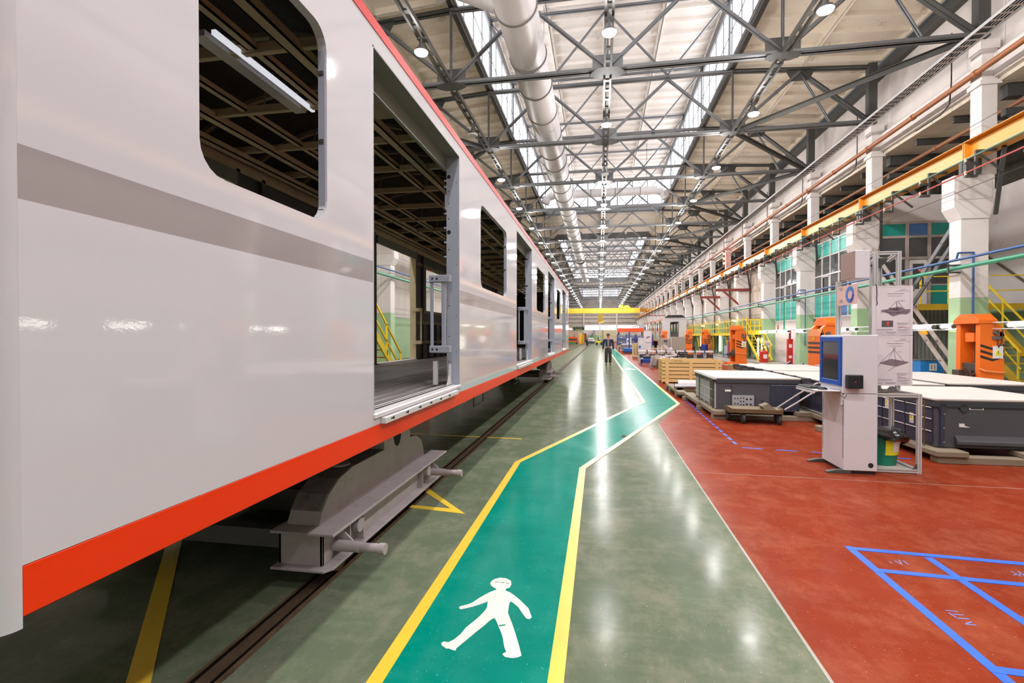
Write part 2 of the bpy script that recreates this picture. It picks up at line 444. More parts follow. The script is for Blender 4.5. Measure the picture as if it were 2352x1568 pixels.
for x, y, w in ((-.664, 3.118, .02), (-.625, 3.117, .02), (-.592, 3.116, .018), (-.64, 3.121, .008)): b.box(x, x+w, y, y+.006, .006, .007)
b.prism([(-.545, 2.655), (-.512, 2.668), (-.508, 2.660), (-.540, 2.645)], .006, .007, 'Z')
b.build('sign_scuff', 'floor_teal', bpy.data.objects['pedestrian_sign'])
PED2 = [(x*1.0+2.06, y+22.4) for x, y in PED]
patch('pedestrian_sign', [(1.2, 24.3), (1.4, 24.2), (1.55, 24.25), (1.72, 24.35), (1.7, 24.8), (1.5, 25.0), (1.52, 25.5), (1.45, 25.7), (1.38, 25.5), (1.4, 25.0), (1.25, 24.8)], 0, 0.006, 'paint_white')
# painted marks under and beside the car
patch('yellow_mark', strip([(-1.92, 1.72), (-3.35, 3.42)], 0.10), 0, 0.003, 'line_yellow')
patch('yellow_mark', [(-1.19, 4.29), (-1.80, 4.365), (-1.80, 4.43), (-1.36, 4.40), (-1.80, 4.86), (-1.80, 4.98)], 0, 0.003, 'line_yellow')
patch('yellow_mark', strip([(-3.4, 7.70), (-1.19, 7.59)], 0.045), 0, 0.003, 'line_yellow')
patch('yellow_mark', [(-3.5, 5.2), (-2.9, 5.2), (-2.9, 6.0), (-3.5, 6.0)], 0, 0.003, 'line_yellow')
patch('worn_patch', [(.34, 8.0), (.44, 7.97), (.52, 8.03), (.50, 8.12), (.42, 8.10), (.37, 8.16)], 0, 0.005, 'rust_edge')
patch('dark_mark', [(1.10, 9.42), (1.14, 9.38), (1.17, 9.30), (1.13, 9.33)], 0, 0.003, 'wood_dark')
patch('dark_mark', [(1.30, 9.36), (1.34, 9.32), (1.38, 9.22), (1.33, 9.26)], 0, 0.003, 'wood_dark')
# blue storage grid on the red floor
for p in ([(1.865, -2), (1.865, 4.13)], [(2.34, -2), (2.34, 4.02)]): patch('blue_line', strip(p, 0.055), 0, 0.004, 'line_blue')
for y, x1 in ((4.075, 4.6), (3.72, 4.6), (2.70, 4.6)): patch('blue_line', strip([(1.84, y+.02), (x1, y-.16)], 0.055), 0, 0.005, 'line_blue')
b = B()
for (p, q) in [((1.991, 3.262), (2.051, 3.256)), ((1.992, 3.237), (2.0, 3.174)), ((2.007, 3.223), (2.059, 3.224)), ((1.997, 3.181), (2.061, 3.185)), ((2.003, 3.123), (2.055, 3.122)), ((2.01, 3.129), (2.052, 3.152)), ((2.03, 3.904), (2.03, 3.874)), ((2.071, 3.923), (2.086, 3.876)), ((2.111, 3.943), (2.089, 3.865)), ((2.132, 3.934), (2.133, 3.873)), ((2.763, 3.89), (2.767, 3.812)), ((2.734, 3.828), (2.814, 3.854)), ((2.807, 3.893), (2.795, 3.828))]:
    b.prism(strip([p, q], 0.009), 0, 0.003, 'Z')
b.build('chalk_writing', 'chalk', fl)
y = 13.2
dash = None
while y > 7.7:
    x = 2.132-(13.265-y)/(13.265-7.54)*0.14
    if dash is None:
        dash = B().box(-.022, .022, 0, .19, 0, .004).build('blue_dash', 'line_blue', fl); dash.location = (x, y, 0)
    else: copy_mesh(dash, 'blue_dash', fl, (x, y, 0))
    y -= .32
for x in (2.02, 2.45, 2.88, 3.31, 3.74): patch('blue_dash', [(x, 7.53-.16*(x-2)), (x+.26, 7.49-.16*(x-2)), (x+.26, 7.53-.16*(x-2)), (x, 7.57-.16*(x-2))], 0, .004, 'line_blue')
b = B()
for x0, y0, x1, y1 in ((1.1, 6.08, 5, 6.0), (1.1, 0.1, 5, 0.05)): b.prism(strip([(x0, y0), (x1, y1)], 0.006), 0, 0.0028, 'Z')
b.build('floor_joint', 'floor_grey', fl)
# rails let into the floor
for xr in (-1.80, -3.32, 7.84, 9.36):
    y0, y1 = -12, 150
    b = B(); b.box(xr-.085, xr+.085, y0, y1, 0, .0022); b.build('rail_bed', 'rust_edge', fl)
    b = B(); b.box(xr-.062, xr-.034, y0, y1, 0, .0042); b.box(xr+.034, xr+.05, y0, y1, 0, .0042); b.build('rail_groove', 'groove', fl)
    B().box(xr-.034, xr+.034, y0, y1, 0, .008).build('rail', 'rail_steel', fl)

# ---- roof: ribbed concrete slabs, one mesh shared by all
def slab_mesh(w, name, m, parent):
    b = B(); b.box(-w/2+.01, w/2-.01, -2.99, 2.99, .22, .27)
    for i in range(7):
        y = -3+i; hh = .0 if i in (0, 6) else .06
        a, c = (y-.05, y+.05) if 0 < i < 6 else ((y+.01, y+.09) if i == 0 else (y-.09, y-.01))
        b.prism([(a+.015, hh), (c-.015, hh), (c, .22), (a, .22)], -w/2+.012, w/2-.012, 'X')
    for sx in (-1, 1): b.box(sx*(w/2-.06)-.045, sx*(w/2-.06)+.045, -2.98, 2.98, 0, .22)
    return b.build(name, m, parent)
ceil = struct('ceiling')
WW = 2.92
proto = slab_mesh(WW, 'roof_slab', 'slab', ceil); proto_l = slab_mesh(2.71, 'lantern_slab', 'slab_lantern', ceil)
LAN = [(-13.1, 46.9), (58.9, 106.9), (118.9, 154.9)]
def in_lantern(yc): return any(a < yc < c for a, c in LAN)
first = True; firstl = True
k = -5
while 13.9+6*k-6 < 156:
    yc = 13.9+6*(k)
    tilt = math.atan(.075)
    spots = []
    for sg in (-1, 1):
        for j in range(2):
            xo = 5.42+WW*(j+.5)
            spots.append((XC+sg*xo, 13.40-.075*(xo-5.42), sg*tilt))
    for (x, z, t) in spots:
        o = proto if first else copy_mesh(proto, 'roof_slab', ceil, (0, 0, 0)); first = False
        o.location = (x, yc, z); o.rotation_euler = (0, t, 0)
    lan = in_lantern(yc)
    for j in range(4):
        xo = -5.42+2.71*(j+.5)
        z = (16.75-.03*abs(xo)) if lan else 13.45
        o = proto_l if firstl else copy_mesh(proto_l, 'lantern_slab', ceil, (0, 0, 0)); firstl = False
        o.location = (XC+xo, yc, z)
    k += 1

# ---- lantern glazing: panes, mullions and sills are parts of two long windows per lantern
wn = 0
pane = mull = None
for (ya, yb) in LAN:
    for sg in (-1, 1):
        wn += 1; w = struct('window_%d' % wn, (XC+sg*5.42, ya, 13.3))
        x = XC+sg*5.42
        B().box(x-.09, x+.09, ya, yb, 13.18, 13.62).build('sill_beam', 'steel_dark', w)
        B().box(x-sg*.20-.05, x-sg*.20+.05, ya, yb, 13.12, 13.2).build('sill_flange', 'steel_grey', w)
        B().box(x-.10, x+.10, ya, yb, 16.15, 16.72).build('header_beam', 'steel_grey', w)
        B().box(x-.03, x+.03, ya, yb, 14.86, 14.92).build('transom', 'steel_grey', w)
        n = int(round((yb-ya)/1.5))
        for i in range(n+1):
            if mull is None: mull = B().box(-.05, .05, -.035, .035, 13.6-13.3, 16.16-13.3).build('mullion', 'steel_grey', w, local=True); mull.location = (0, 0, 0)
            else: copy_mesh(mull, 'mullion', w, (0, 1.5*i, 0))
        big = yb < 50
        for i in range(n):
            if pane is None: pane = B().box(-.006, .006, .03, 1.47, 13.62-13.3, 16.15-13.3).build('pane', 'sky_pane', w, local=True)
            else: copy_mesh(pane, 'pane', w, (0, 1.5*i, 0))
    for ye in ((yb,) if ya < 0 else (ya, yb)):      # glazed end of the lantern
        wn += 1; w = struct('window_%d' % wn, (XC, ye, 13.3))
        B().box(XC-5.42, XC+5.42, ye-.1, ye+.1, 13.15, 13.75).build('sill_beam', 'steel_grey', w)
        B().box(XC-5.42, XC+5.42, ye-.1, ye+.1, 16.0, 16.75).build('header_panel', 'slab_lantern', w)
        for i in range(9):
            xx = XC-5.42+i*1.355
            B().box(xx-.05, xx+.05, ye-.06, ye+.06, 13.7, 16.05).build('mullion', 'steel_grey', w)
            if i < 8: B().box(xx+.05, xx+1.305, ye-.006, ye+.006, 13.72, 16.02).build('pane', 'pane_end', w)

# ---- walls
def wall(name): return struct(name)
wr = wall('wall_right'); wl = wall('wall_left')
pan = None
for sg, w, xw in ((1, wr, 11.72), (-1, wl, -11.22)):
    for k2 in range(-5, 24):
        y0 = 16.9+6*k2
        if y0 > 155: break
        for z0, z1 in ((9.98, 11.32), (11.34, 12.85)):
            bb = B(); bb.box(min(xw, xw+.2*sg), max(xw, xw+.2*sg), y0+.012, y0+5.988, z0, z1); bb.build('wall_panel', 'wall_panel', w)
    x0, x1 = (11.45, 11.9) if sg > 0 else (-11.4, -10.95)
    B().box(x0, x1, -13, 160, 9.25, 9.97).build('edge_beam', 'column_white', w)
    B().box(min(xw, xw+.3*sg), max(xw, xw+.3*sg), -14, 160, 12.85, 13.6).build('eaves_beam', 'steel_dark', w)
    B().box(min(xw-.25*sg, xw), max(xw-.25*sg, xw), -14, 160, 12.45, 12.75).build('eaves_purlin', 'steel_dark', w)
# side aisle on the right: dark, its own flat ribbed ceiling, back wall
B().box(15.3, 15.5, -14, 160, 2.75, 7.4).build('aisle_wall', 'wall_white', wr)
B().box(15.25, 15.5, -14, 160, 7.4, 9.4).build('aisle_cladding', 'train_insulation', wr)
B().box(15.28, 15.5, -14, 160, 0, 2.75).build('aisle_dado', 'dado_green', wr)
c2 = struct('ceiling')
for k2 in range(-1, 10):
    for j in range(6):
        y = 16.9+6*k2+j
        B().box(11.6, 15.3, y+.02, y+.995, 9.12, 9.26).build('aisle_slab', 'slab', c2)
        if j in (2, 4): B().box(11.9, 15.3, y+.4, y+.52, 8.9, 9.12).build('aisle_joist', 'steel_dark', c2)
        if j: continue
        B().box(11.9, 15.3, y+.15, y+.45, 8.72, 9.1).build('aisle_beam', 'steel_dark', c2)
        B().box(11.9, 15.3, y+.2, y+.4, 8.2, 8.4).build('aisle_tie', 'steel_dark', c2)
        b = B(); b.bar((11.95, y+.3, 8.35), (13.3, y+.3, 7.2), .12, .12); b.build('aisle_brace', 'steel_grey', c2)
B().box(11.6, 15.3, 76, 160, 9.1, 9.26).build('aisle_slab', 'slab', c2)
B().box(11.9, 15.5, 7.2, 7.4, 0, 9.2).build('aisle_end_wall', 'wall_white', wr)
B().box(11.6, 15.5, -14, 11, 9.1, 9.26).build('aisle_slab', 'slab', c2)
# back of the hall behind the camera, and the left side wall
wb = B().box(-16, 16, -14.3, -14, 0, 13.2).build('wall_back', 'wall_white'); wb['kind'] = 'structure'
B().box(-14.2, -14.0, -14, 160, 2.9, 9.9).build('aisle_wall', 'wall_white', wl)
B().box(-14.2, -13.98, -14, 160, 0, 2.9).build('aisle_dado', 'dado_green', wl)
for k2 in range(-5, 24):
    y0 = 16.9+6*k2
    B().box(-14.0, -11.1, y0, y0+6, 9.2, 9.3).build('aisle_slab', 'slab', wl)
    for z0, z1 in ((2.95, 5.0), (5.02, 7.1), (7.12, 9.2)):
        B().box(-14.0, -13.95, y0+.03, y0+5.97, z0, z1).build('wall_panel', 'wall_panel', wl)
# far end wall: boarded gable, window band, green dado
we = struct('wall_end')
YE = 160.0
for i in range(16):
    z0 = 5.2+.55*i
    B().box(-15.5, 15.5, YE, YE+.2+.04*(i % 2), z0+.015, z0+.54).build('plank', 'wall_old', we)
for z in (5.9, 7.2, 8.4, 9.6): B().box(-15.5, 15.5, YE-.12, YE, z-.08, z+.08).build('end_purlin', 'steel_dark', we)
B().box(-15.5, 15.5, YE, YE+.2, 2.0, 3.65).build('lower_wall', 'wall_white', we)
B().box(-15.5, 15.5, YE-.02, YE+.2, 0, 2.0).build('dado', 'dado_green', we)
B().box(-15.5, -4.62, YE, YE+.2, 3.65, 5.2).build('side_panel', 'wall_old', we); B().box(11.62, 15.5, YE, YE+.2, 3.65, 5.2).build('side_panel', 'wall_old', we)
B().box(-15.5, 15.5, YE, YE+.3, 13.95, 17.5).build('gable', 'wall_old', we)
for i in range(4):
    B().box(-7.9, -4.9, YE-.12, YE-.02, .0+.9*i, .86+.9*i).build('shutter_panel', 'shutter', we)
B().box(-8.3, -4.9, YE-.5, YE-.02, 3.62, 4.6).build('canopy', 'dark_green', we)
wn += 1; w = struct('window_%d' % wn, (0, YE, 3.6))
for i in range(12):
    x = -4.6+i*1.35
    B().box(x+.05, x+1.3, YE+.02, YE+.05, 3.70, 5.08).build('pane', 'hall_glow', w)
    B().box(x-.05, x+.05, YE-.02, YE+.1, 3.65, 5.15).build('mullion', 'frame_white', w)
for x in (-5.0, 0.1, 5.4):
    B().box(x-.2, x+.2, YE-.5, YE-.1, 0, 9.5).build('end_post', 'column_white', we)
B().box(.6, 6.2, YE-.35, YE-.02, 0, 3.4).build('roller_door', 'cream', we)
b = B()
for i in range(9): b.bar((-3.6+.22*i, YE-1.2, .2+.36*i), (-2.9+.22*i, YE-1.2, .2+.36*i), .6, .05)
b.bar((-3.7, YE-1.5, .1), (-1.5, YE-1.5, 3.4), .06, .2); b.bar((-3.7, YE-1.5, 1.0), (-1.5, YE-1.5, 4.2), .05, .05)
b.build('end_stair', 'steel_grey', we)
# ================================================================== steelwork
ZB = 10.40
def zt(x): return 13.12-.06*max(0, abs(x)-5.42)
def make_truss(y):
    t = thing('roof_truss', '', 'truss', (XC, y, ZB), 'roof trusses across the hall')
    X = lambda a: XC+a
    b = B(); b.angles((X(-10.85), y, ZB+.13), (X(10.85), y, ZB+.13), .15, t=.02, gap=.03); b.build('bottom_chord', 'steel_grey', t)
    b = B(); b.angles((X(-5.42), y, 13.12), (X(5.42), y, 13.12), .14, t=.02, gap=.03); b.build('top_chord', 'steel_grey', t)
    for sg in (-1, 1):
        b = B(); b.angles((X(sg*5.42), y, 13.12), (X(sg*10.85), y, zt(10.85)), .14, t=.02, gap=.03); b.build('top_chord', 'steel_dark', t)
        b = B(); b.angles((X(0), y, ZB+.16), (X(sg*2.71), y, 13.02), .10, t=.016); b.build('diagonal', 'steel_grey', t)
        b = B(); b.angles((X(sg*2.71), y, 13.02), (X(sg*5.42), y, ZB+.16), .10, t=.016); b.build('diagonal', 'steel_grey', t)
        b = B(); b.angles((X(sg*5.42), y, ZB+.16), (X(sg*8.13), y, zt(8.13)-.1), .12, t=.016); b.build('diagonal', 'steel_grey', t)
        b = B(); b.angles((X(sg*8.13), y, zt(8.13)-.1), (X(sg*10.75), y, ZB+.2), .14, t=.018); b.build('diagonal', 'steel_dark', t)
        b = B(); b.angles((X(sg*8.13), y, zt(8.13)-.2), (X(sg*9.3), y, ZB+.22), .07, t=.014); b.build('diagonal', 'steel_grey', t)
        b = B(); b.angles((X(sg*5.42), y, ZB+.16), (X(sg*5.42), y, 13.05), .075, t=.014); b.build('upright', 'steel_grey', t)
        b = B(); b.box(X(sg*10.85)-.16, X(sg*10.85)+.16, y-.14, y+.14, ZB, zt(10.85)+.1); b.build('end_post', 'steel_dark', t)
        g = [(X(sg*5.42)-.52, ZB+.1), (X(sg*5.42)+.52, ZB+.1), (X(sg*5.42)+.52, ZB+.62), (X(sg*5.42)-.52, ZB+.62)]
        B().prism(g, y-.014, y+.014).build('gusset_plate', 'steel_dark', t)
        b = B(); b.prism([(X(sg*5.42)-.50, y-.12), (X(sg*5.42)-.26, y-.27), (X(sg*5.42)+.26, y-.27), (X(sg*5.42)+.50, y-.12), (X(sg*5.42)+.50, y+.12), (X(sg*5.42)+.26, y+.27), (X(sg*5.42)-.26, y+.27), (X(sg*5.42)-.50, y+.12)], ZB+.01, ZB+.03, 'Z'); b.build('batten_plate', 'steel_dark', t)
        B().prism([(X(sg*8.13)-.6, zt(8.13)), (X(sg*8.13)+.6, zt(8.13)), (X(sg*8.13)+.35, zt(8.13)-.5), (X(sg*8.13)-.35, zt(8.13)-.5)], y-.014, y+.014).build('gusset_plate', 'steel_dark', t)
    b = B(); b.angles((X(0), y, ZB+.16), (X(0), y, 13.05), .06, t=.012); b.build('upright', 'steel_grey', t)
    B().prism([(X(-.5), ZB+.1), (X(.5), ZB+.1), (X(.5), ZB+.62), (X(-.5), ZB+.62)], y-.014, y+.014).build('gusset_plate', 'steel_grey', t)
    b = B(); b.prism([(X(-.50), y-.12), (X(-.3), y-.36), (X(.3), y-.36), (X(.50), y-.12), (X(.62), y+.13), (X(.3), y+.36), (X(-.3), y+.36), (X(-.62), y+.13)], ZB+.01, ZB+.03, 'Z'); b.build('batten_plate', 'steel_dark', t)
    return t
def lantern_frame(t, y):
    X = lambda a: XC+a
    for sg in (-1, 1):
        b = B(); b.angles((X(sg*5.30), y, 13.2), (X(sg*5.30), y, 16.5), .08, t=.014); b.build('lantern_post', 'steel_grey', t)
        b = B(); b.angles((X(0), y, 16.35), (X(sg*2.71), y, 13.2), .07, t=.014); b.build('lantern_brace', 'steel_grey', t)
        b = B(); b.angles((X(sg*2.71), y, 13.2), (X(sg*5.3), y, 16.3), .07, t=.014); b.build('lantern_brace', 'steel_grey', t)
    b = B(); b.angles((X(-5.4), y, 16.5), (X(5.4), y, 16.5), .10, t=.016); b.build('lantern_beam', 'steel_grey', t)
    b = B(); b.angles((X(0), y, 13.2), (X(0), y, 16.4), .06, t=.012); b.build('lantern_post', 'steel_grey', t)
tr = make_truss(16.9); lantern_frame(tr, 16.9)
tr['label'] = 'nearest grey steel roof truss, its bottom chord crossing under the round duct'
trp = make_truss(22.9); trp['label'] = ''
trusses = [tr]
for i, y in enumerate(YS[1:], 1):
    if i == 1: o = trp
    else: o = dup(trp, (XC, y, ZB))
    lab = 'grey steel roof truss, %s of the row' % nth(i)
    near_l = any(a <= y <= c for a, c in LAN)
    o['label'] = lab+(', carrying a lantern frame' if near_l else ', under flat roof slabs')
    trusses.append(o)
lantern_frame(trp, 22.9)
lf = [c for c in trp.children if c.name.startswith('lantern')]
for i, y in enumerate(YS[2:], 2):
    if any(a <= y <= c for a, c in LAN):
        for c in lf:
            d = c.copy(); COL.objects.link(d); d.parent = trusses[i]
# laced ties along the hall between the truss nodes, one per lamp row
for sg, nm in ((-1, 'left of the duct'), (0, 'along the middle of the hall'), (1, 'right of the middle')):
    x = XC+sg*5.42
    t = thing('laced_tie', 'long grey laced steel tie carrying the row of lamps '+nm, 'steel tie', (x, 4.9, 10.3), 'laced ties under the trusses')
    b = B()
    for s2 in (-1, 1): b.box(x+s2*.10-.035, x+s2*.10+.035, 4.92+.3, 10.9-.3, 10.36, 10.50)
    for i in range(8): b.box(x-.10, x+.10, 5.35+.68*i, 5.50+.68*i, 10.40, 10.46)
    seg = b.build('tie_segment', 'steel_tie', t)
    for k2 in range(1, 25): copy_mesh(seg, 'tie_segment', t, (0, 6*k2, 0))
# level bracing that zigzags between the bottom chords, both edges of the hall
for sg, nm in ((1, 'right'), (-1, 'left')):
    t = thing('wind_bracing', 'zigzag of single steel braces between truss ends along the %s edge of the roof' % nm, 'bracing', (XC+sg*8, 16.9, ZB), 'zigzag roof bracing')
    for i, y in enumerate(YS[:-1]):
        xa, xb = (10.5, 5.6) if i % 2 == 0 else (5.6, 10.5)
        b = B(); p = (XC+sg*xa, y+.15, ZB+.05); q = (XC+sg*xb, y+5.85, ZB+.05)
        b.bar(p, q, .20, .02, off=(0, .09)); b.bar(p, q, .03, .18)
        b.build('brace', 'steel_tie' if sg > 0 else 'steel_grey', t)
# ---- columns
def make_column(sg, y):
    """stepped crane column: wide shaft, corbel, slim upper shaft; sg says which side of the hall"""
    xf = 10.62 if sg > 0 else -10.12
    X = lambda a: xf+sg*a
    bx = lambda b, a0, a1, z0, z1, w0=0, w1=.5: b.box(min(X(a0), X(a1)), max(X(a0), X(a1)), y+w0, y+w1, z0, z1)
    t = thing('concrete_column', '', 'column', (X(.4), y+.25, 0), 'white columns along the %s' % ('right' if sg > 0 else 'left'))
    b = B(); bx(b, 0, .74, 2.75, 5.1); o = b.build('shaft', 'column_white', t, bevel=.015)
    b = B(); bx(b, -.004, .744, 0, 2.75, -.004, .504); b.build('green_dado', 'dado_green', t, bevel=.015)
    b = B(); P_ = [(X(0), 5.1), (X(.74), 5.1), (X(.86), 5.6), (X(.86), 6.4), (X(-.20), 6.4), (X(-.20), 5.45)]
    b.prism(P_, y-.03, y+.53); b.build('corbel', 'column_white', t, bevel=.012)
    b = B(); bx(b, -.10, .78, 5.68, 6.25, -.045, -.02); b.build('corbel_panel', 'wall_panel', t)
    b = B(); bx(b, .52, .94, 6.4, 10.35, .02, .48); b.build('upper_shaft', 'column_white', t, bevel=.012)
    b = B(); bx(b, .46, 1.02, 9.05, 9.18, -.03, .53); bx(b, .48, .98, 10.1, 10.38, 0, .5); b.build('capital', 'column_white', t)
    return t
cr = make_column(1, 16.9)
cr['label'] = 'nearest white concrete column with green foot, behind the orange jack by the stairs'
for i, y in enumerate(YS[1:22], 1):
    dup(cr, (10.62+.4, y+.25, 0), label='white stepped concrete column on the right side, %s of its row' % nth(i))
cl = None
for i, y in enumerate(YS[:22]):
    lab = 'white stepped concrete column on the left side behind the rail car, %s of its row' % nth(i)
    if cl is None: cl = make_column(-1, y); cl['label'] = lab
    else: dup(cl, (-10.12-.4, y+.25, 0), label=lab)
# ---- crane runway beams
for sg, xb in ((1, 10.85), (-1, -10.35)):
    t = thing('crane_runway', 'yellow crane runway beam with contact line brackets along the %s columns' % ('right' if sg > 0 else 'left'), 'crane beam', (xb, -7.1, 6.8), 'crane runways')
    y = -7.1; b = B()
    b.box(xb-.015, xb+.015, y+.02, y+5.98, 6.86, 7.34); b.box(xb-.2, xb+.2, y+.02, y+5.98, 6.83, 6.86)
    for i in range(5): b.box(xb-.18, xb+.18, y+.02+1.485*i+(0 if i else .0), y+.04+1.485*i, 6.86, 7.34) if i in (0, 4) else None
    s0 = b.build('beam_segment', 'crane_yellow', t)
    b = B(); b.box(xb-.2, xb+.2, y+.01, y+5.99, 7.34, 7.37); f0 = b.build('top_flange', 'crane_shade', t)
    b = B(); b.box(xb-.035, xb+.035, y, y+6, 7.37, 7.45); r0 = b.build('crane_rail', 'steel_dark', t)
    b = B(); b.box(xb-.2, xb+.2, y-.16, y-.02, 6.40, 6.83); b.box(xb-.2, xb+.2, y+.02, y+.16, 6.40, 6.83); p0 = b.build('bearing', 'steel_dark', t)
    b = B(); xo = xb-sg*.2
    b.bar((xb, y+1, 6.78), (xo-sg*.30, y+1, 6.78), .07, .05); b.box(xo-sg*.30-.03, xo-sg*.30+.03, y+.97, y+1.03, 6.05, 6.80)
    for z in (6.45, 6.08): b.box(min(xo-sg*.30, xo-sg*.58), max(xo-sg*.30, xo-sg*.58), y+.96, y+1.04, z-.03, z+.03)
    b.bar((xb+sg*.15, y+1, 6.2), (xo-sg*.28, y+1, 6.75), .05, .05)
    k0 = b.build('line_bracket', 'steel_dark', t)
    b = B()
    for z in (6.54, 6.17): b.cyl((xo-sg*.55, y+1, z-.06), (xo-sg*.55, y+1, z+.05), .03, 8)
    i0 = b.build('insulator', 'cream', t)
    for k2 in range(0, 26):
        if k2:
            for src in (s0, f0, r0, p0): copy_mesh(src, src.name.split('.')[0], t, (0, 6*k2, 0))
        for j in range(3):
            if k2 == 0 and j == 0: continue
            if k2 > 15 and sg < 0: break
            copy_mesh(k0, 'line_bracket', t, (0, 6*k2+2*j, 0)); copy_mesh(i0, 'insulator', t, (0, 6*k2+2*j, 0))
    if sg > 0:
        b = B(); b.bar((11.45, 16.8, 5.2), (10.9, 15.7, 6.8), .1, .1); br = b.build('knee_brace', 'steel_dark', t)
        for k2 in range(1, 18): copy_mesh(br, 'knee_brace', t, (0, 6*k2, 0))
        for nm, z, x, m, lab in (('contact_line', 6.55, 10.10, 'line_teal', 'green crane contact line, upper of the pair under the yellow runway beam'), ('contact_line', 6.18, 10.10, 'line_red', 'red crane contact line, lower of the pair under the yellow runway beam'), ('guy_wire', 5.80, 10.30, 'wire', 'thin dark wire below the red contact line')):
            b = B(); r = .022 if nm == 'contact_line' else .008
            b.cyl((x, -8, z), (x, 148, z), r, 6); o = b.build(nm, m); tag(o, lab, 'wire' if nm == 'guy_wire' else 'contact line')
        b = B(); b.cyl((11.0, -8, 7.9), (11.0, 100, 7.9), .008, 5); tag(b.build('guy_wire', 'wire'), 'thin wire strung above the yellow runway beam in front of the slim column tops', 'wire')
# ---- pipes and trays along the right-hand columns
def pipe(name, label, x, z, r, m, y0=-10, y1=150, joint=None, jm=None, grp=None):
    t = thing(name, label, 'pipe', (x, 16.9, z), grp)
    B().cyl((x, y0, z), (x, y1, z), r, 12).build('pipe_run', m, t, smooth=True)
    if joint:
        c = B().cyl((x, 16.9-.06, z), (x, 16.9+.06, z), r*1.25, 12).build('collar', jm or m, t)
        for i in range(-1, 14):
            if i: copy_mesh(c, 'collar', t, (0, joint*i, 0))
    return t
pipe('drain_pipe', 'rusty brown pipe running high along the right column tops', 10.98, 9.40, .085, 'pipe_rust', joint=3.0)
pipe('drain_pipe', 'thinner rusty pipe in the dark side aisle behind the right columns', 12.3, 8.6, .07, 'pipe_rust', joint=4.0)
pg = pipe('gas_pipe', 'green pipe along the right columns, below the blue one', 10.42, 3.62, .062, 'pipe_green')
pb = pipe('gas_pipe', 'blue pipe along the right columns, above the green one', 10.40, 3.86, .04, 'pipe_blue')
pipe('gas_pipe', 'green pipe along the left columns seen through the car door', -9.95, 4.50, .062, 'pipe_green')
pipe('gas_pipe', 'thin blue pipe along the left columns seen through the car door', -9.95, 4.80, .04, 'pipe_blue')
b = B()
b.bar((10.62, 16.9, 3.72), (10.28, 16.9, 3.72), .05, .05); b.bar((10.62, 16.9, 3.50), (10.28, 16.9, 3.53), .05, .04); b.bar((10.30, 16.9, 3.5), (10.30, 16.9, 3.78), .04, .04)
pk = b.build('pipe_bracket', 'steel_dark', pg)
for i in range(1, 20): copy_mesh(pk, 'pipe_bracket', pg, (0, 6*i, 0))
b = B(); b.tube([(10.42, 30.6, 3.62), (10.42, 30.6, 1.95)], .045); tag(b.build('drop_pipe', 'pipe_green'), 'green pipe dropping from the green run beside the window wall', 'pipe')
b = B(); b.tube([(10.5, 16.88, 3.9), (10.5, 16.80, 4.08), (10.9, 16.80, 4.08), (10.9, 16.80, 2.0)], .028); tag(b.build('drop_pipe', 'pipe_blue'), 'thin blue pipe hooked over and down the nearest right column', 'pipe')
b = B(); b.tube([(10.5, 28.88, 3.9), (10.5, 28.80, 4.08), (10.85, 28.80, 4.08), (10.85, 28.80, 1.1)], .022); tag(b.build('drop_pipe', 'pipe_blue'), 'thin blue pipe dropping down the column between the two window walls', 'pipe')
t = thing('cable_tray', 'lattice cable tray hung below the right ends of the trusses', 'cable tray', (10.35, -8, 9.95))
b = B()
for x in (10.15, 10.55): b.box(x-.01, x+.01, -8, 150, 9.93, 10.02)
b.build('side_rails', 'aluminium', t)
b = B()
for i in range(520): b.box(10.16, 10.54, -8+.3*i, -7.93+.3*i, 9.935, 9.945)
o = b.build('rungs', 'aluminium', t); o['kind'] = 'stuff'
for j in range(4): B().cyl((10.22+.08*j, -8, 9.965), (10.22+.08*j, 150, 9.965), .02, 6).build('cable', 'black_plastic', t)
b = B()
for i in range(22):
    y = 16.9+6*i
    b.tube([(11.32, y+1.6, 11.5), (11.32, y+1.6, 9.9), (11.3, y+1.65, 9.2), (11.3, y+2.1, 9.05), (11.3, y+3.4, 9.05)], .022, 6)
o = b.build('conduits', 'wire'); tag(o, 'thin dark conduits hooked down the wall panels above the right columns', 'conduit', kind='stuff')
# ---- round ventilation duct
xd, zd, rd = -2.44, 11.30, .62
t = thing('ventilation_duct', 'big round grey ventilation duct running along under the roof', 'duct', (xd, 8, zd))
seams = [8, 10.1, 12.3, 14.35, 16.95, 18.95, 21.2, 23.6, 25.5, 27.4, 29.5, 31.6, 33.7, 35.6, 37.6, 39.4, 41.4, 43.4, 45.6, 47.8, 50, 52.2, 54.6, 57, 59.5, 62]
for a, c in zip(seams[:-1], seams[1:]):
    B().cyl((xd, a+.01, zd), (xd, c-.01, zd), rd, 32, caps=False).build('duct_section', 'duct', t, smooth=True)
for a in seams[1:]:
    B().ring((xd, a, zd), (0, 1, 0), rd-.02, rd+.035, .06, 32).build('flange', 'duct_ring', t)
B().cyl((xd, 61.98, zd), (xd, 62, zd), rd, 32).build('end_cap', 'duct', t)
b = B(); b.cyl((xd-.5, 15.0, 11.9), (xd-2.3, 15.1, 12.8), .40, 24, caps=False); b.cyl((xd-2.3, 15.1, 12.8), (xd-2.75, 15.1, 12.75), .42, 24, r2=.55, caps=False); b.build('branch', 'duct', t, smooth=True)
for y in YS[:8]:
    for s2 in (-1, 1): b = B(); b.bar((xd+s2*.55, y, zd+.2), (xd+s2*.55, y, 13.1), .03, .01); b.build('hanger', 'steel_dark', t)
t = thing('cross_duct', 'horizontal cross duct with turned-down elbows under the first lantern', 'duct', (0.3, 40, 13), 'cross ducts')
b = B(); b.cyl((-3.7, 40, 13.0), (4.4, 40, 13.0), .33, 20, caps=False); b.build('duct_run', 'duct', t, smooth=True)
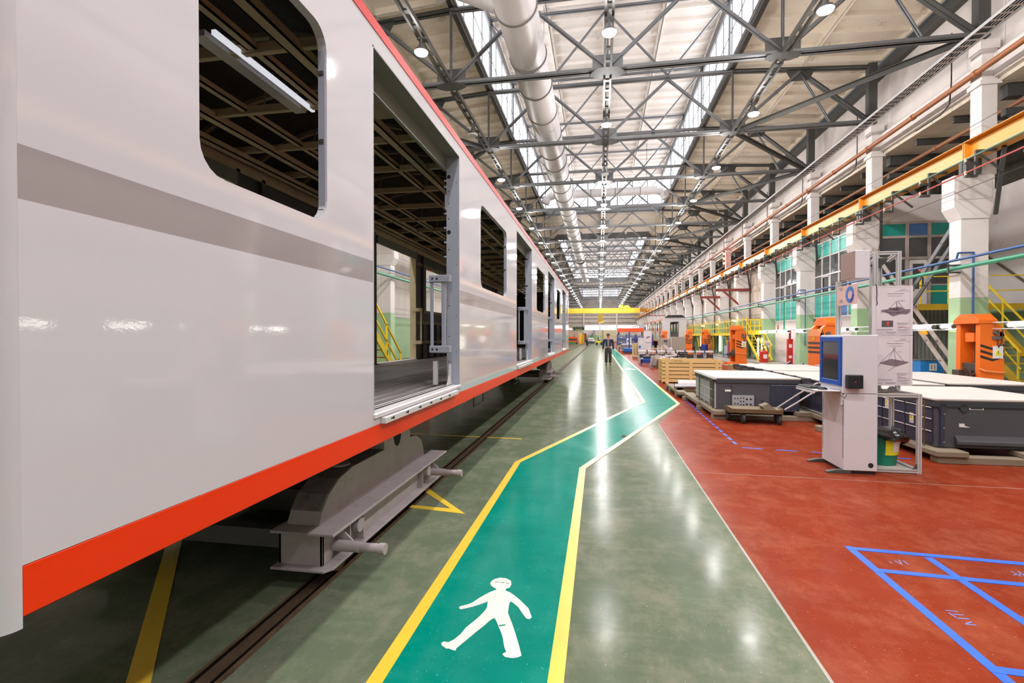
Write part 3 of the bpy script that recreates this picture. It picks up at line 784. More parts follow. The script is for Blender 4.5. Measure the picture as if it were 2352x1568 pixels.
for s2, x in ((-1, -3.7), (1, 4.4)):
    b = B(); b.cyl((x, 40, 13.0), (x+s2*.45, 40, 12.85), .34, 20, caps=False); b.cyl((x+s2*.45, 40, 12.85), (x+s2*.7, 40, 12.35), .34, 20, r2=.36, caps=False); b.build('elbow', 'duct', t, smooth=True)
for i in range(4): B().ring((-2.6+i*1.9, 40, 13.0), (1, 0, 0), .32, .36, .05, 20).build('flange', 'duct_ring', t)
b = B()
for x in (-3.0, 3.6): b.bar((x, 40, 13.2), (x, 40, 16.7), .03, .03); b.build('hanger', 'steel_dark', t); b = B()
for y, lab in ((66, 'horizontal cross duct under the second lantern'), (84, 'farther horizontal cross duct under the second lantern')): dup(t, (0.3, y, 13), label=lab)
t2 = thing('ventilation_duct', 'far round duct piece under the second lantern', 'duct', (xd, 76, 11.4))
for j in range(4): B().cyl((xd, 64+6*j, 11.4), (xd, 69.95+6*j, 11.4), .6, 20, caps=False).build('duct_section', 'duct', t2, smooth=True); B().ring((xd, 64+6*j, 11.4), (0, 1, 0), .58, .64, .06, 20).build('flange', 'duct_ring', t2)
# ---- high-bay lamps: three rows
def make_lamp(x, y, lit):
    z = 9.92
    t = thing('high_bay_lamp', '', 'lamp', (x, y, z))
    b = B(); b.cyl((x, y, z+.02), (x, y, z+.10), .20, 20, r2=.17); b.cyl((x, y, z+.10), (x, y, z+.26), .09, 14, r2=.07); b.build('housing', 'lamp_housing', t, smooth=True)
    b = B(); b.cyl((x, y, z-.03), (x, y, z+.02), .17, 20, r2=.20); b.build('lens', 'lamp_glow' if lit else 'lamp_off', t)
    b = B(); b.bar((x, y, z+.24), (x, y, 10.38), .05, .05); b.box(x-.13, x+.13, y-.04, y+.04, 10.32, 10.37); b.build('bracket', 'steel_grey', t)
    return t
LD = bpy.data.lights.new('lamp_light', 'AREA'); LD.shape = 'DISK'; LD.size = .36; LD.energy = LAMP_W*.35; LD.color = (1.0, .975, .965)
LG = bpy.data.lights.new('lamp_glow', 'POINT'); LG.shadow_soft_size = .20; LG.energy = LAMP_W*.9; LG.color = (1.0, .975, .965)
def lamp_lights(o, far=False):
    for d, z in ((LG, -.22),) if far else ((LD, -.045), (LG, -.22)):
        q = bpy.data.objects.new('lamp_light', d); COL.objects.link(q); q.parent = o; q.location = (0, 0, z)
lit0 = make_lamp(XC, 13.9, True); off0 = None
rows = ((-5.42, 'left', {1}), (0, 'middle', {2}), (5.42, 'right', set()))
used = False
for xo, nm, off in rows:
    for i in range(24):
        y = 13.9+6*i
        if i in off:
            if off0 is None: off0 = make_lamp(XC+xo, y, False); o = off0
            else: o = dup(off0, (XC+xo, y, 9.92))
            o['label'] = 'unlit white high-bay lamp in the %s ceiling row' % nm
        else:
            if not used and xo == 0: o = lit0; used = True
            else: o = dup(lit0, (XC+xo, y, 9.92))
            o['label'] = 'lit round high-bay lamp, %s of the %s ceiling row' % (nth(i), nm)
            lamp_lights(o, i > 8)
        o['group'] = 'high-bay lamps of the %s row' % nm
for xo, nm, off in rows:
    for i in (1, 2, 3):
        o = dup(lit0, (XC+xo, 13.9-6*i, 9.92), label='high-bay lamp above and behind the top edge of the view'); o['group'] = 'lamps overhead out of view'
        lamp_lights(o)
# ---- strings of fluorescent tubes at head height along the right columns
def tube_lamp(p, q, label, grp='fluorescent tubes along the right side', r=.055):
    p = Vector(p); q = Vector(q); d = (q-p).normalized()
    t = thing('fluorescent_lamp', label, 'lamp', tuple(p), grp)
    B().cyl(tuple(p+d*.05), tuple(q-d*.05), r, 10).build('tube', 'tube_glow', t)
    b = B(); b.cyl(tuple(p), tuple(p+d*.06), r*1.2, 10); b.cyl(tuple(q-d*.06), tuple(q), r*1.2, 10); b.build('end_caps', 'lamp_housing', t)
    return t
tube_lamp((10.45, 17.75, 1.9), (10.45, 18.95, 1.9), 'glowing tube lamp in front of the grey corrugated wall')
tube_lamp((10.45, 16.85, 1.9), (10.45, 17.45, 1.9), 'glowing tube lamp beside the nearest right column')
tube_lamp((10.45, 13.6, 1.9), (10.45, 14.9, 1.9), 'glowing tube lamp in front of the yellow stairs')
tube_lamp((10.45, 23.3, 1.9), (10.45, 24.4, 1.9), 'glowing tube lamp behind the grey cabinet top, right of the striped jack')
tube_lamp((10.45, 22.55, 1.9), (10.45, 23.1, 1.9), 'short glowing tube lamp between the sign post and the poster')
for i in range(3): tube_lamp((10.45, 30.0+1.75*i, 1.88), (10.45, 31.65+1.75*i, 1.88), ('nearest', 'middle', 'farthest')[i]+' of three glowing tubes before the white corrugated wall')
tube_lamp((10.45, 27.8, 1.88), (10.45, 29.0, 1.88), 'glowing tube lamp on the green foot of the column left of the striped jack')
tube_lamp((10.45, 35.4, .16), (10.45, 35.4, 1.55), 'upright glowing tube at the foot of the yellow stairs')
for y, nm in ((11.2, 'a'), (8.6, 'b'), (6.2, 'c')): tube_lamp((10.45, y, 1.9), (10.45, y+1.3, 1.9), 'tube lamp beyond the right edge of the view', 'tube lamps out of view')
tube_lamp((11.2, 41.9, 2.75), (11.2, 45.0, 2.95), 'glowing tube above the yellow gallery, right of the red brackets')
tube_lamp((11.2, 47.6, 2.75), (11.2, 51.0, 2.75), 'second glowing tube above the yellow gallery')
tube_lamp((11.2, 55.5, 2.75), (11.2, 58.0, 2.75), 'farthest glowing tube above the yellow gallery, beside the rear white car')
tube_lamp((10.6, 46.8, .2), (10.6, 46.8, 1.7), 'upright glowing tube under the yellow gallery')
tube_lamp((10.6, 55.4, .2), (10.6, 55.4, 1.7), 'farther upright glowing tube under the yellow gallery')
b = B(); b.cyl((10.52, 5, 1.80), (10.52, 36, 1.80), .02, 6); b.cyl((10.52, 5, 1.97), (10.52, 36, 1.97), .025, 6); tag(b.build('lamp_cable', 'aluminium'), 'pale conduit and cable carrying the tube lamps past the right columns', 'conduit')
# ---- travelling crane far down the hall
t = thing('bridge_crane', 'yellow bridge crane spanning the hall with a striped hook block', 'crane', (XC, 118, 7.45))
b = B(); b.box(-8.6, 9.2, 117.4, 118.4, 7.02, 8.15); b.build('girder', 'bridge_yellow', t)
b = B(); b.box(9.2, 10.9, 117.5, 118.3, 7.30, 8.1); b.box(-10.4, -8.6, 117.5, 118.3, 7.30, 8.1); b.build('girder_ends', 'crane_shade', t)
b = B(); b.box(10.7, 11.0, 115.9, 119.9, 7.45, 7.85); b.box(-10.5, -10.2, 115.9, 119.9, 7.45, 7.85); b.build('end_carriage', 'bridge_yellow', t)
b = B(); b.box(4.4, 7.0, 117.3, 118.6, 8.15, 8.5); b.box(4.6, 5.4, 117.4, 118.5, 8.5, 8.95); b.box(5.7, 6.7, 117.4, 118.5, 8.5, 8.8); b.build('trolley', 'yellow_old', t)
b = B(); b.box(-.45, .88, 117.6, 118.2, 4.75, 6.9); hb = b.build('hook_block', 'bridge_yellow', t)
b = B()
for i in range(14):
    z = 4.80+.155*i
    b.prism([(-.44, z-.12), (.87, z+.62-.12), (.87, z+.70-.12), (-.44, z-.04)], 117.585, 117.6)
b2 = B()
for f_, q in enumerate(b.f): pass
for i in range(0, len(b.v)): b.v[i] = (b.v[i][0], b.v[i][1], min(6.9, max(4.75, b.v[i][2])))
b.build('hazard_stripes', 'hazard_black', hb)
b = B(); b.box(-.2, -.15, 117.85, 117.95, 6.9, 7.1); b.box(.6, .65, 117.85, 117.95, 6.9, 7.1); b.build('hook_ropes', 'steel_dark', t)
t = thing('signal_light', 'stack of three glowing red crane signal lamps on a right column', 'signal light', (10.9, 46.6, 8.0))
B().box(10.85, 11.0, 46.70, 46.85, 7.8, 9.2).build('back_plate', 'steel_dark', t)
for i in range(3): B().cyl((10.92, 46.55, 8.1+.42*i), (10.92, 46.70, 8.1+.42*i), .11, 12).build('red_lamp', 'signal_glow', t)
t = thing('signal_light', 'small dim signal lamp stack farther along the right columns', 'signal light', (10.9, 70.6, 8.0))
B().box(10.85, 11.0, 70.70, 70.85, 7.8, 9.2).build('back_plate', 'steel_dark', t)
for i in range(3): B().cyl((10.92, 70.55, 8.1+.42*i), (10.92, 70.70, 8.1+.42*i), .11, 12).build('red_lamp', 'lamp_off', t)
# ---- red jib brackets
for y, z, nm in ((40.9, 5.2, 'nearer'), (46.9, 5.1, 'farther')):
    t = thing('jib_bracket', nm+' of the two rust-red jib brackets on the right columns', 'bracket', (10.5, y, z), 'red jib brackets')
    b = B(); b.bar((8.9, y-.1, z), (11.5 if nm == 'nearer' else 10.6, y-.1, z), .10, .20); b.build('jib_arm', 'red_bracket', t)
    b = B(); b.bar((9.5, y-.1, z-.1), (10.6, y-.1, z-1.15), .07, .09); b.bar((9.65, y+.1, z-.1), (10.75, y+.1, z-1.15), .05, .07); b.build('strut', 'red_bracket', t)
    b = B(); b.bar((9.2, y-.1, z+.05), (10.6, y+2.2, z+.2), .04, .04); b.build('stay', 'red_paint', t)
# ================================================================== rail cars
def rr(y0, y1, z0, z1, r, n=5):
    """rounded rectangle, counter-clockwise from the lower left, as (y, z), with its corner index"""
    pts = []
    for ci, (cy, cz, a0) in enumerate(((y0+r, z0+r, PI), (y1-r, z0+r, 1.5*PI), (y1-r, z1-r, 0), (y0+r, z1-r, .5*PI))):
        for i in range(n+1):
            a = a0+.5*PI*i/n
            pts.append(((cy+r*math.cos(a), cz+r*math.sin(a)), ci))
    return pts
def holed(b, x, cell, hole, r, inw, depth):
    """flat sheet at x over cell=(y0,y1,z0,z1) with a rounded hole and a reveal going inwards"""
    y0, y1, z0, z1 = cell; C4 = ((y0, z0), (y1, z0), (y1, z1), (y0, z1))
    R = rr(*hole, r); n = len(R)
    for i in range(n):
        (p, ci), (q, cj) = R[i], R[(i+1) % n]
        a, c = C4[ci], C4[cj]
        f = [(x, *p), (x, *q), (x, *c)]
        if ci != cj: f.append((x, *a))
        b.face(f)
        b.face([(x, *p), (x, *q), (x+inw*depth, *q), (x+inw*depth, *p)])
def sheet(b, x, y0, y1, z0, z1): b.face([(x, y0, z0), (x, y1, z0), (x, y1, z1), (x, y0, z1)])
ZD0, ZD1, ZW0, ZW1 = 1.13, 3.36, 2.17, 3.13
def car_side(car, x, inw, y0, y1, doors, wins, zb=0.0, near=True):
    """one side of a car: orange sill, white panels, grey band, red cantrail"""
    z = lambda a: a+zb
    b = B(); b.box(min(x, x+inw*.03), max(x, x+inw*.03), y0, y1, z(.93), z(1.055)); b.build('orange_stripe', 'train_orange', car, bevel=.004)
    b = B(); xs = x-inw*.004
    b.prism([(xs, z(3.462)), (xs, z(3.53)), (x+inw*.03, z(3.575)), (x+inw*.10, z(3.60)), (x+inw*.10, z(3.462))], y0, y1); b.build('red_cantrail', 'train_red', car)
    segs = []; a = y0
    for d0, d1 in doors: segs.append((a, d0)); a = d1
    segs.append((a, y1))
    for (a, c) in segs:
        b = B(); sheet(b, x, a, c, z(1.055), z(1.925))
        ws = [w for w in wins if a < w[0] < c]
        if ws:
            w = ws[0]; holed(b, x, (a, c, z(2.055), z(3.462)), (w[0], w[1], z(ZW0), z(ZW1)), .11, inw, .045)
        else: sheet(b, x, a, c, z(2.055), z(3.462))
        p = b.build('side_panel', 'train_white', car)
        b = B(); sheet(b, x, a, c, z(1.925), z(2.055)); b.build('grey_band', 'train_band', car)
    for (a, c) in doors:
        b = B(); sheet(b, x, a, c, z(1.055), z(ZD0)); b.build('door_surround', 'train_white', car)
        b = B(); sheet(b, x, a, c, z(ZD1), z(3.462)); b.build('door_surround', 'train_white', car)
        lo, hi = sorted((x+inw*.0, x+inw*.13))
        b = B(); b.box(lo, hi, a, a+.012, z(ZD0), z(ZD1)); b.build('door_jamb', 'train_jamb' if near else 'train_primer', car)
        b = B(); b.box(lo, hi, c-.012, c, z(ZD0), z(ZD1)); j = b.build('door_jamb', 'train_jamb' if near else 'train_primer', car)
        b = B(); b.box(lo, hi, a, c, z(ZD1)-.012, z(ZD1)); b.box(*sorted((x+inw*.13, x+inw*.16)), a, c, z(ZD1)-.14, z(ZD1)); b.build('door_lintel', 'train_lintel', car)
        lo, hi = sorted((x-inw*.012, x+inw*.16))
        b = B(); b.box(lo, hi, a, c, z(1.095), z(1.128)); s = b.build('door_sill', 'train_sill', car, bevel=.006)
        if near:
            b = B(); b.box(*sorted((x+inw*.07, x+inw*.085)), a+.03, c-.05, z(1.128), z(1.132)); b.box(*sorted((x+inw*.115, x+inw*.122)), a+.03, c-.05, z(1.128), z(1.131)); b.build('sill_groove', 'dark_hole', s)
            b = B(); b.box(*sorted((x-inw*.035, x-inw*.0)), a+.10, c-.16, z(1.052), z(1.092)); k = b.build('sill_bracket', 'train_sill', car, bevel=.003)
            b = B()
            for i in range(6):
                yy = a+.22+.245*i
                b.cyl((x-inw*.034, yy, z(1.074)), (x-inw*.0365, yy, z(1.074)), .011, 10); b.box(*sorted((x-inw*.034, x-inw*.0362)), yy-.04, yy, z(1.070), z(1.079))
            b.build('keyhole', 'dark_hole', k)
            b = B()
            for hz, hr in ((3.16, .018), (2.62, .020), (3.02, .005), (2.9, .005), (2.75, .006), (2.45, .005), (2.2, .005), (1.9, .005), (1.6, .005), (1.35, .005)):
                b.cyl((x+inw*.105, c-.0125, z(hz)), (x+inw*.105, c-.0145, z(hz)), hr, 12)
            for hz in (3.1, 2.7, 2.3, 1.8, 1.45): b.cyl((x+inw*.03, c-.0125, z(hz)), (x+inw*.03, c-.0145, z(hz)), .004, 8)
            b.build('jamb_hole', 'dark_hole', j)
            b = B()
            for hz in (3.12, 3.06, 2.80, 2.66, 2.52, 2.38, 1.93, 1.86): b.box(*sorted((x+inw*.128, x+inw*.15)), c-.03, c-.008, z(hz)-.008, z(hz)+.008)
            b.box(*sorted((x+inw*.13, x+inw*.135)), c-.05, c-.01, z(2.84), z(2.98))
            b.build('latch_tab', 'train_jamb', j)
            # carrier frame for the door drive, stands across the car behind the jamb
            yf = c-.10
            b = B()
            for zz in (1.475, 2.155): b.box(*sorted((x+inw*.06, x+inw*.27)), yf-.03, yf+.03, z(zz)-.035, z(zz)+.035)
            fr = b.build('drive_frame_arm', 'train_jamb', car, bevel=.006)
            b = B()
            for xx, w in ((.25, .026), (.13, .04)): b.box(*sorted((x+inw*(xx-w/2), x+inw*(xx+w/2))), yf-.015, yf+.02, z(1.5), z(2.13))
            b.build('drive_frame_post', 'train_jamb', car, bevel=.004)
            b = B()
            for zz in (1.475, 2.155):
                for xx in (.19, .235): b.cyl((x+inw*xx, yf-.031, z(zz)), (x+inw*xx, yf-.034, z(zz)), .010, 10)
            b.build('frame_hole', 'dark_hole', fr)
            b = B(); b.prism([(c-.05, z(1.13)), (c-.16, z(1.13)), (c-.12, z(1.16)), (c-.085, z(1.22)), (c-.075, z(1.33)), (c-.03, z(1.33)), (c-.03, z(1.13))], *sorted((x+inw*.075, x+inw*.09)), 'X'); b.build('corner_gusset', 'train_sill', car)
            b = B(); b.box(*sorted((x+inw*.20, x+inw*.24)), c-.10, c-.06, z(1.13), z(1.36)); b.build('corner_angle', 'train_sill', car)
    for w in wins:
        if near:
            b = B(); b.box(*sorted((x+inw*.010, x+inw*.045)), w[1]-.004, w[1]-.0005, z(ZW0)+.03, z(ZW1)-.10); fr = b.build('window_jamb', 'train_jamb', car)
            for hz in (ZW0+.05, ZW0+.40, ZW0+.74): b = B(); b.box(*sorted((x+inw*.015, x+inw*.042)), w[1]-.012, w[1]-.003, z(hz), z(hz)+.018); b.build('window_clip', 'steel_dark', fr)
def roof_profile(xa, xb, zb, d=0):
    """upper cross-section from side xa to side xb, lowered by d"""
    c = (xa+xb)/2; h = abs(xb-xa)/2; sg = 1 if xb > xa else -1; P = []
    for i in range(13):
        t = -1+2*i/12
        P.append((c+sg*t*(h-.10-d), zb+3.60-d+.34*(1-abs(t)**2.3)))
    return P
def car_roof(car, xa, xb, y0, y1, zb=0, m='train_lintel'):
    P = roof_profile(xa, xb, zb); b = B()
    for p, q in zip(P[:-1], P[1:]): b.face([(p[0], y0, p[1]), (q[0], y0, q[1]), (q[0], y1, q[1]), (p[0], y1, p[1])])
    b.build('roof_shell', m, car, smooth=True)
    P = roof_profile(xa, xb, zb, .03); b = B()
    for p, q in zip(P[:-1], P[1:]): b.face([(p[0], y0, p[1]), (q[0], y0, q[1]), (q[0], y1, q[1]), (p[0], y1, p[1])])
    b.build('roof_lining', 'train_insulation', car, smooth=True)
XA, XB, Y0, Y1 = -1.35, -3.95, 0.945, 21.95
DOORS = [(2.80, 4.68), (8.05, 9.93), (13.13, 15.01), (18.28, 20.10)]
WINS = [(1.485, 2.29), (5.55, 7.18), (10.72, 12.38), (15.86, 17.42), (20.56, 21.32)]
car = thing('rail_car', 'long unfinished white rail car body with red sill stripe, open doorways and grey band', 'rail car', (-2.65, 11.4, 0.93))
car_side(car, XA, -1, Y0, Y1, DOORS, WINS)
car_side(car, XB, 1, Y0, Y1, DOORS, WINS, near=False)
car_roof(car, XA, XB, Y0, Y1)
# ends
cor = [(XA, Y0+.002)]+[(XA-.05+.05*math.cos(a), Y0-.0-.05*math.sin(a)) for a in [i*PI/16 for i in range(1, 9)]]
b = B(); b.prism(cor+[(XB, Y0-.05), (XB, Y0+.002)], .945, 3.58, 'Z'); b.prism(cor+[(XA-.075, Y0-.05), (XA-.075, Y0+.002)], .905, .945, 'Z'); b.build('end_wall', 'train_white', car, smooth=True)
b = B(); b.box(XB, XA, Y1, Y1+.03, .92, 3.6); b.build('end_wall', 'train_white', car)
b = B()
for x in (XA-.005, XB-.045):
    pass
b.box(XB+.06, XA-.06, Y0+.02, Y0+.05, 1.1, 3.55); b.build('end_lining', 'train_insulation', car)
b = B(); b.box(XB+.06, XA-.06, Y1-.05, Y1-.02, 1.1, 3.55); b.build('end_lining', 'train_insulation', car)
# underframe and deck
b = B(); b.box(XB+.05, XA-.04, Y0+.02, Y1-.02, 1.0, 1.06); b.box(-3.0, -2.3, Y0+.3, Y1-.3, .90, 1.0)
for i in range(14): b.box(XB+.06, XA-.05, 1.6+1.5*i, 1.7+1.5*i, .92, 1.0)
b.build('underframe', 'trolley_dark', car)
bd = B().box(-.056, .056, Y0+.06-11.4, Y1-.06-11.4, 1.06-.93, 1.112-.93).build('deck_board', 'train_deck', car, bevel=.012, local=True)
bd.location = (XA-.24+2.65, 0, 0)
for i in range(1, 18): copy_mesh(bd, 'deck_board', car, (XA-.24+2.65-.1245*i, 0, 0))
# roof framing seen through the openings
for i, (x, z, w, h) in enumerate(((-1.62, 3.44, .10, .06), (-1.98, 3.47, .09, .07), (-2.30, 3.52, .07, .05), (-3.0, 3.52, .07, .05), (-3.32, 3.47, .09, .07), (-3.68, 3.44, .10, .06))):
    B().box(x-w/2, x+w/2, Y0+.06, Y1-.06, z, z+.012).box(x-w/2, x-w/2+.012, Y0+.06, Y1-.06, z, z+h).box(x+w/2-.012, x+w/2, Y0+.06, Y1-.06, z, z+h).build('roof_rail', 'train_primer', car)
carl = B().box(-1.18, 1.18, -.025, .025, 0, .012).box(-1.18, 1.18, -.025, -.013, 0, .06).build('roof_carline', 'train_primer', car, local=True); carl.location = (0, -10.0, 3.505-.93)
for i in range(1, 26): copy_mesh(carl, 'roof_carline', car, (0, -10.0+.8*i, 3.505-.93))
P = roof_profile(XA, XB, 0, .045); b = B()
for p, q in zip(P[:-1], P[1:]): b.bar((p[0], 1.8, p[1]), (q[0], 1.8, q[1]), .045, .05)
hoop = b.build('roof_hoop', 'train_primer_dark', car)
for i in range(1, 25): copy_mesh(hoop, 'roof_hoop', car, (0, .8*i, 0))
b = B(); 
for s2 in (-1, 1):
    for xx in (.34, .68): b.bar((-2.65+s2*xx, 1.6, 3.54), (-2.65+s2*(xx-.02), 1.62, 3.80), .03, .012)
hg = b.build('roof_hanger', 'train_primer_dark', car)
for i in range(1, 25): copy_mesh(hg, 'roof_hanger', car, (0, .8*i, 0))
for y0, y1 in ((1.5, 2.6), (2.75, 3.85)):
    B().box(-2.41, -2.38, y0, y1, 3.50, 3.53).build('roof_channel', 'channel_gleam', car)
    B().box(-2.56, -2.46, y0, y1, 3.50, 3.54).build('roof_channel', 'aluminium', car)
for yb in (3.1, 6.0, 9.0, 12.2): B().box(-1.72, -1.52, yb, yb+.55, 3.30, 3.36).build('bracket_box', 'train_primer_dark', car)
# inner face of the far side: posts, rails, dark ribbed panels
zs = ((1.12, 1.42), (1.52, 1.86), (1.94, 2.12))
xi = XB+.075
for a, c in zip([Y0]+[d[1] for d in DOORS], [d[0] for d in DOORS]+[Y1]):
    b = B()
    for za, zb_ in zs: b.box(xi-.02, xi, a+.02, c-.02, za, zb_)
    b.box(xi-.02, xi, a+.02, c-.02, 3.15, 3.44)
    ws = [w for w in WINS if a < w[0] < c]
    for w in ws: b.box(xi-.02, xi, a+.02, w[0]-.02, 2.12, 3.15); b.box(xi-.02, xi, w[1]+.02, c-.02, 2.12, 3.15)
    pn = b.build('lining_panel', 'train_panel_dark', car)
    b = B()
    for z in (1.47, 1.90, 2.14, 3.16): b.box(xi, xi+.03, a+.02, c-.02, z-.035, z+.035)
    b.build('lining_rail', 'train_primer_dark', car)
    n = max(1, int((c-a)/.42)); b = B()
    for i in range(n+1):
        y = a+.05+(c-a-.1)*i/n
        b.box(xi, xi+.05, y-.03, y+.03, 1.12, 1.45); b.box(xi, xi+.05, y-.03, y+.03, 1.49, 1.88)
        if not any(w[0]-.05 < y < w[1]+.05 for w in ws): b.box(xi, xi+.05, y-.03, y+.03, 2.12, 3.4)
    o = b.build('lining_post', 'train_panel_dark', car); o['kind'] = 'stuff'
    b = B()
    for j in range(5):
        for i in range(n):
            y = a+.05+(c-a-.1)*(i+.25)/n; y2 = a+.05+(c-a-.1)*(i+.75)/n
            b.box(xi, xi+.012, y, y2, 1.54+.065*j, 1.575+.065*j)
    o = b.build('lining_rib', 'train_panel_dark', car); o['kind'] = 'stuff'
b = B(); b.box(xi+.03, xi+.05, Y0+.06, Y1-.06, 3.37, 3.66); b.build('far_cove', 'train_primer', car)
b = B(); b.box(XA-.13, XA-.11, Y0+.06, Y1-.06, 3.37, 3.66); b.build('near_cove', 'train_primer', car)
for (d0, d1) in DOORS:
    b = B(); yf = d1-.10
    for zz in (1.475, 2.155): b.box(XB+.06, XB+.30, yf-.03, yf+.03, zz-.035, zz+.035)
    for xx in (.28, .15): b.box(XB+xx-.015, XB+xx+.015, yf-.015, yf+.02, 1.5, 2.13)
    b.build('drive_frame', 'train_primer', car)
b = B()
for a, c in zip([d[1] for d in DOORS][:3], [d[0] for d in DOORS][1:]):     # near-side inner lining, seen end-on through the doorways
    b.box(XA-.075, XA-.06, a+.14, c-.14, 1.12, 2.1); b.box(XA-.075, XA-.06, a+.14, c-.14, 3.2, 3.44)
b.build('near_lining', 'train_panel_dark', car)
# thin hooks that hang under the sill
for y in (6.0, 8.9):
    b = B(); b.tube([(-1.55, y, .93), (-1.55, y, .72), (-1.55, y+.5, .72), (-1.55, y+.5, .93)], .008, 6); b.build('sill_hook', 'steel_dark', car)
b = B(); b.cyl((-1.40, 5.05, .90), (-1.40, 5.05, .95), .02, 10); b.cyl((-1.42, 5.12, .89), (-1.42, 5.12, .95), .012, 8); b.build('sill_bolt', 'chrome', car)

# ---- transport trolleys that carry the car
def make_trolley():
    t = thing('transport_trolley', '', 'trolley', (-2.56, 3.9, 0), 'trolleys under the rail car')
    for sg in (1, -1):
        X = lambda a: -2.56+sg*(a+2.56)      # written for the right-hand side frame, mirrored for the left
        bx = lambda b, x0, x1, *r: b.box(min(X(x0), X(x1)), max(X(x0), X(x1)), *r)
        b = B()
        b.prism([(X(-2.07), 2.74), (X(-1.63), 2.74), (X(-1.63), 5.06), (X(-2.07), 5.06)], .345, .362, 'Z')
        b.prism([(X(-2.07), 2.74), (X(-1.70), 2.74), (X(-1.66), 2.80), (X(-1.66), 5.0), (X(-1.70), 5.06), (X(-2.07), 5.06)], .112, .128, 'Z')
        bx(b, -1.76, -1.74, 2.80, 5.0, .128, .345); bx(b, -2.05, -2.03, 2.80, 5.0, .128, .345)
        bx(b, -2.05, -1.74, 2.80, 2.82, .128, .345); bx(b, -2.05, -1.74, 4.98, 5.0, .128, .345)
        b.build('side_frame', 'trolley_paint', t, bevel=.003)
        prof = [(2.86, .362), (2.90, .44), (2.98, .53), (3.12, .60), (3.3, .635), (4.40, .635), (4.60, .61), (4.74, .54), (4.80, .44), (4.82, .362)]
        b = B(); b.prism(prof, X(-2.03), X(-1.80), 'X'); b.build('bolster', 'trolley_paint', t)
        b = B()
        for p, q in zip(prof[1:-2], prof[2:-1]):
            b.face([(X(-2.028), p[0], p[1]+.002), (X(-1.815), p[0], p[1]+.002), (X(-1.815), q[0], q[1]+.002), (X(-2.028), q[0], q[1]+.002)])
        b.build('bolster_top', 'trolley_dust', t)
        b = B(); b.cyl((X(-1.92), 3.34, .635), (X(-1.92), 3.34, .648), .075, 16); b.build('cover_disc', 'trolley_paint', t)
        b = B(); bx(b, -2.26, -1.80, 3.86, 4.44, .40, .93); po = b.build('pedestal', 'trolley_paint', t, bevel=.004)
        b = B(); P2 = [(4.13+.085*math.cos(2*PI*i/20), .73+.12*math.sin(2*PI*i/20)) for i in range(20)]
        b.prism(P2, X(-1.803), X(-1.7985), 'X'); b.build('pedestal_hole', 'dark_hole', po)
        for y in (3.02, 4.76):
            b = B(); b.cyl((X(-1.86), y, .115), (X(-1.74), y, .115), .107, 20); b.cyl((X(-1.89), y, .115), (X(-1.86), y, .115), .106, 20, r2=.107); b.build('wheel', 'wheel_rust', t, smooth=True)
        for y in (2.93, 4.74):
            b = B(); b.cyl((X(-1.74), y, .215), (X(-1.55), y, .215), .036, 16); b.cyl((X(-1.55), y, .215), (X(-1.40), y, .215), .030, 16); b.cyl((X(-1.41), y, .215), (X(-1.37), y, .215), .036, 16)
            b.prism([(X(-1.74), .345), (X(-1.60), .22), (X(-1.74), .22)], y+.035, y+.047); b.build('buffer_stud', 'trolley_paint', t, smooth=True)
        for y in (3.16, 4.58):
            b = B(); b.cyl((X(-1.74), y, .27), (X(-1.66), y, .27), .05, 16); bx(b, -1.74, -1.67, y+.06, y+.075, .14, .34); bx(b, -1.74, -1.69, y-.1, y-.085, .14, .34); b.build('lifting_lug', 'trolley_paint', t)
    for q in ((-3.1, -2.02, 3.6, 4.3, .16, .34), (-3.1, -2.02, 2.9, 3.0, .18, .30), (-3.1, -2.02, 4.8, 4.9, .18, .30), (-2.9, -2.26, 3.95, 4.4, .5, .90)): B().box(*q).build('cross_beam', 'trolley_dark', t)
    return t
tro = make_trolley(); tro.location.y = 3.98; tro['label'] = 'dusty mauve steel trolley under the near end of the rail car'
dup(tro, (-2.56, 18.0, 0), label='dark steel trolley under the far end of the rail car')

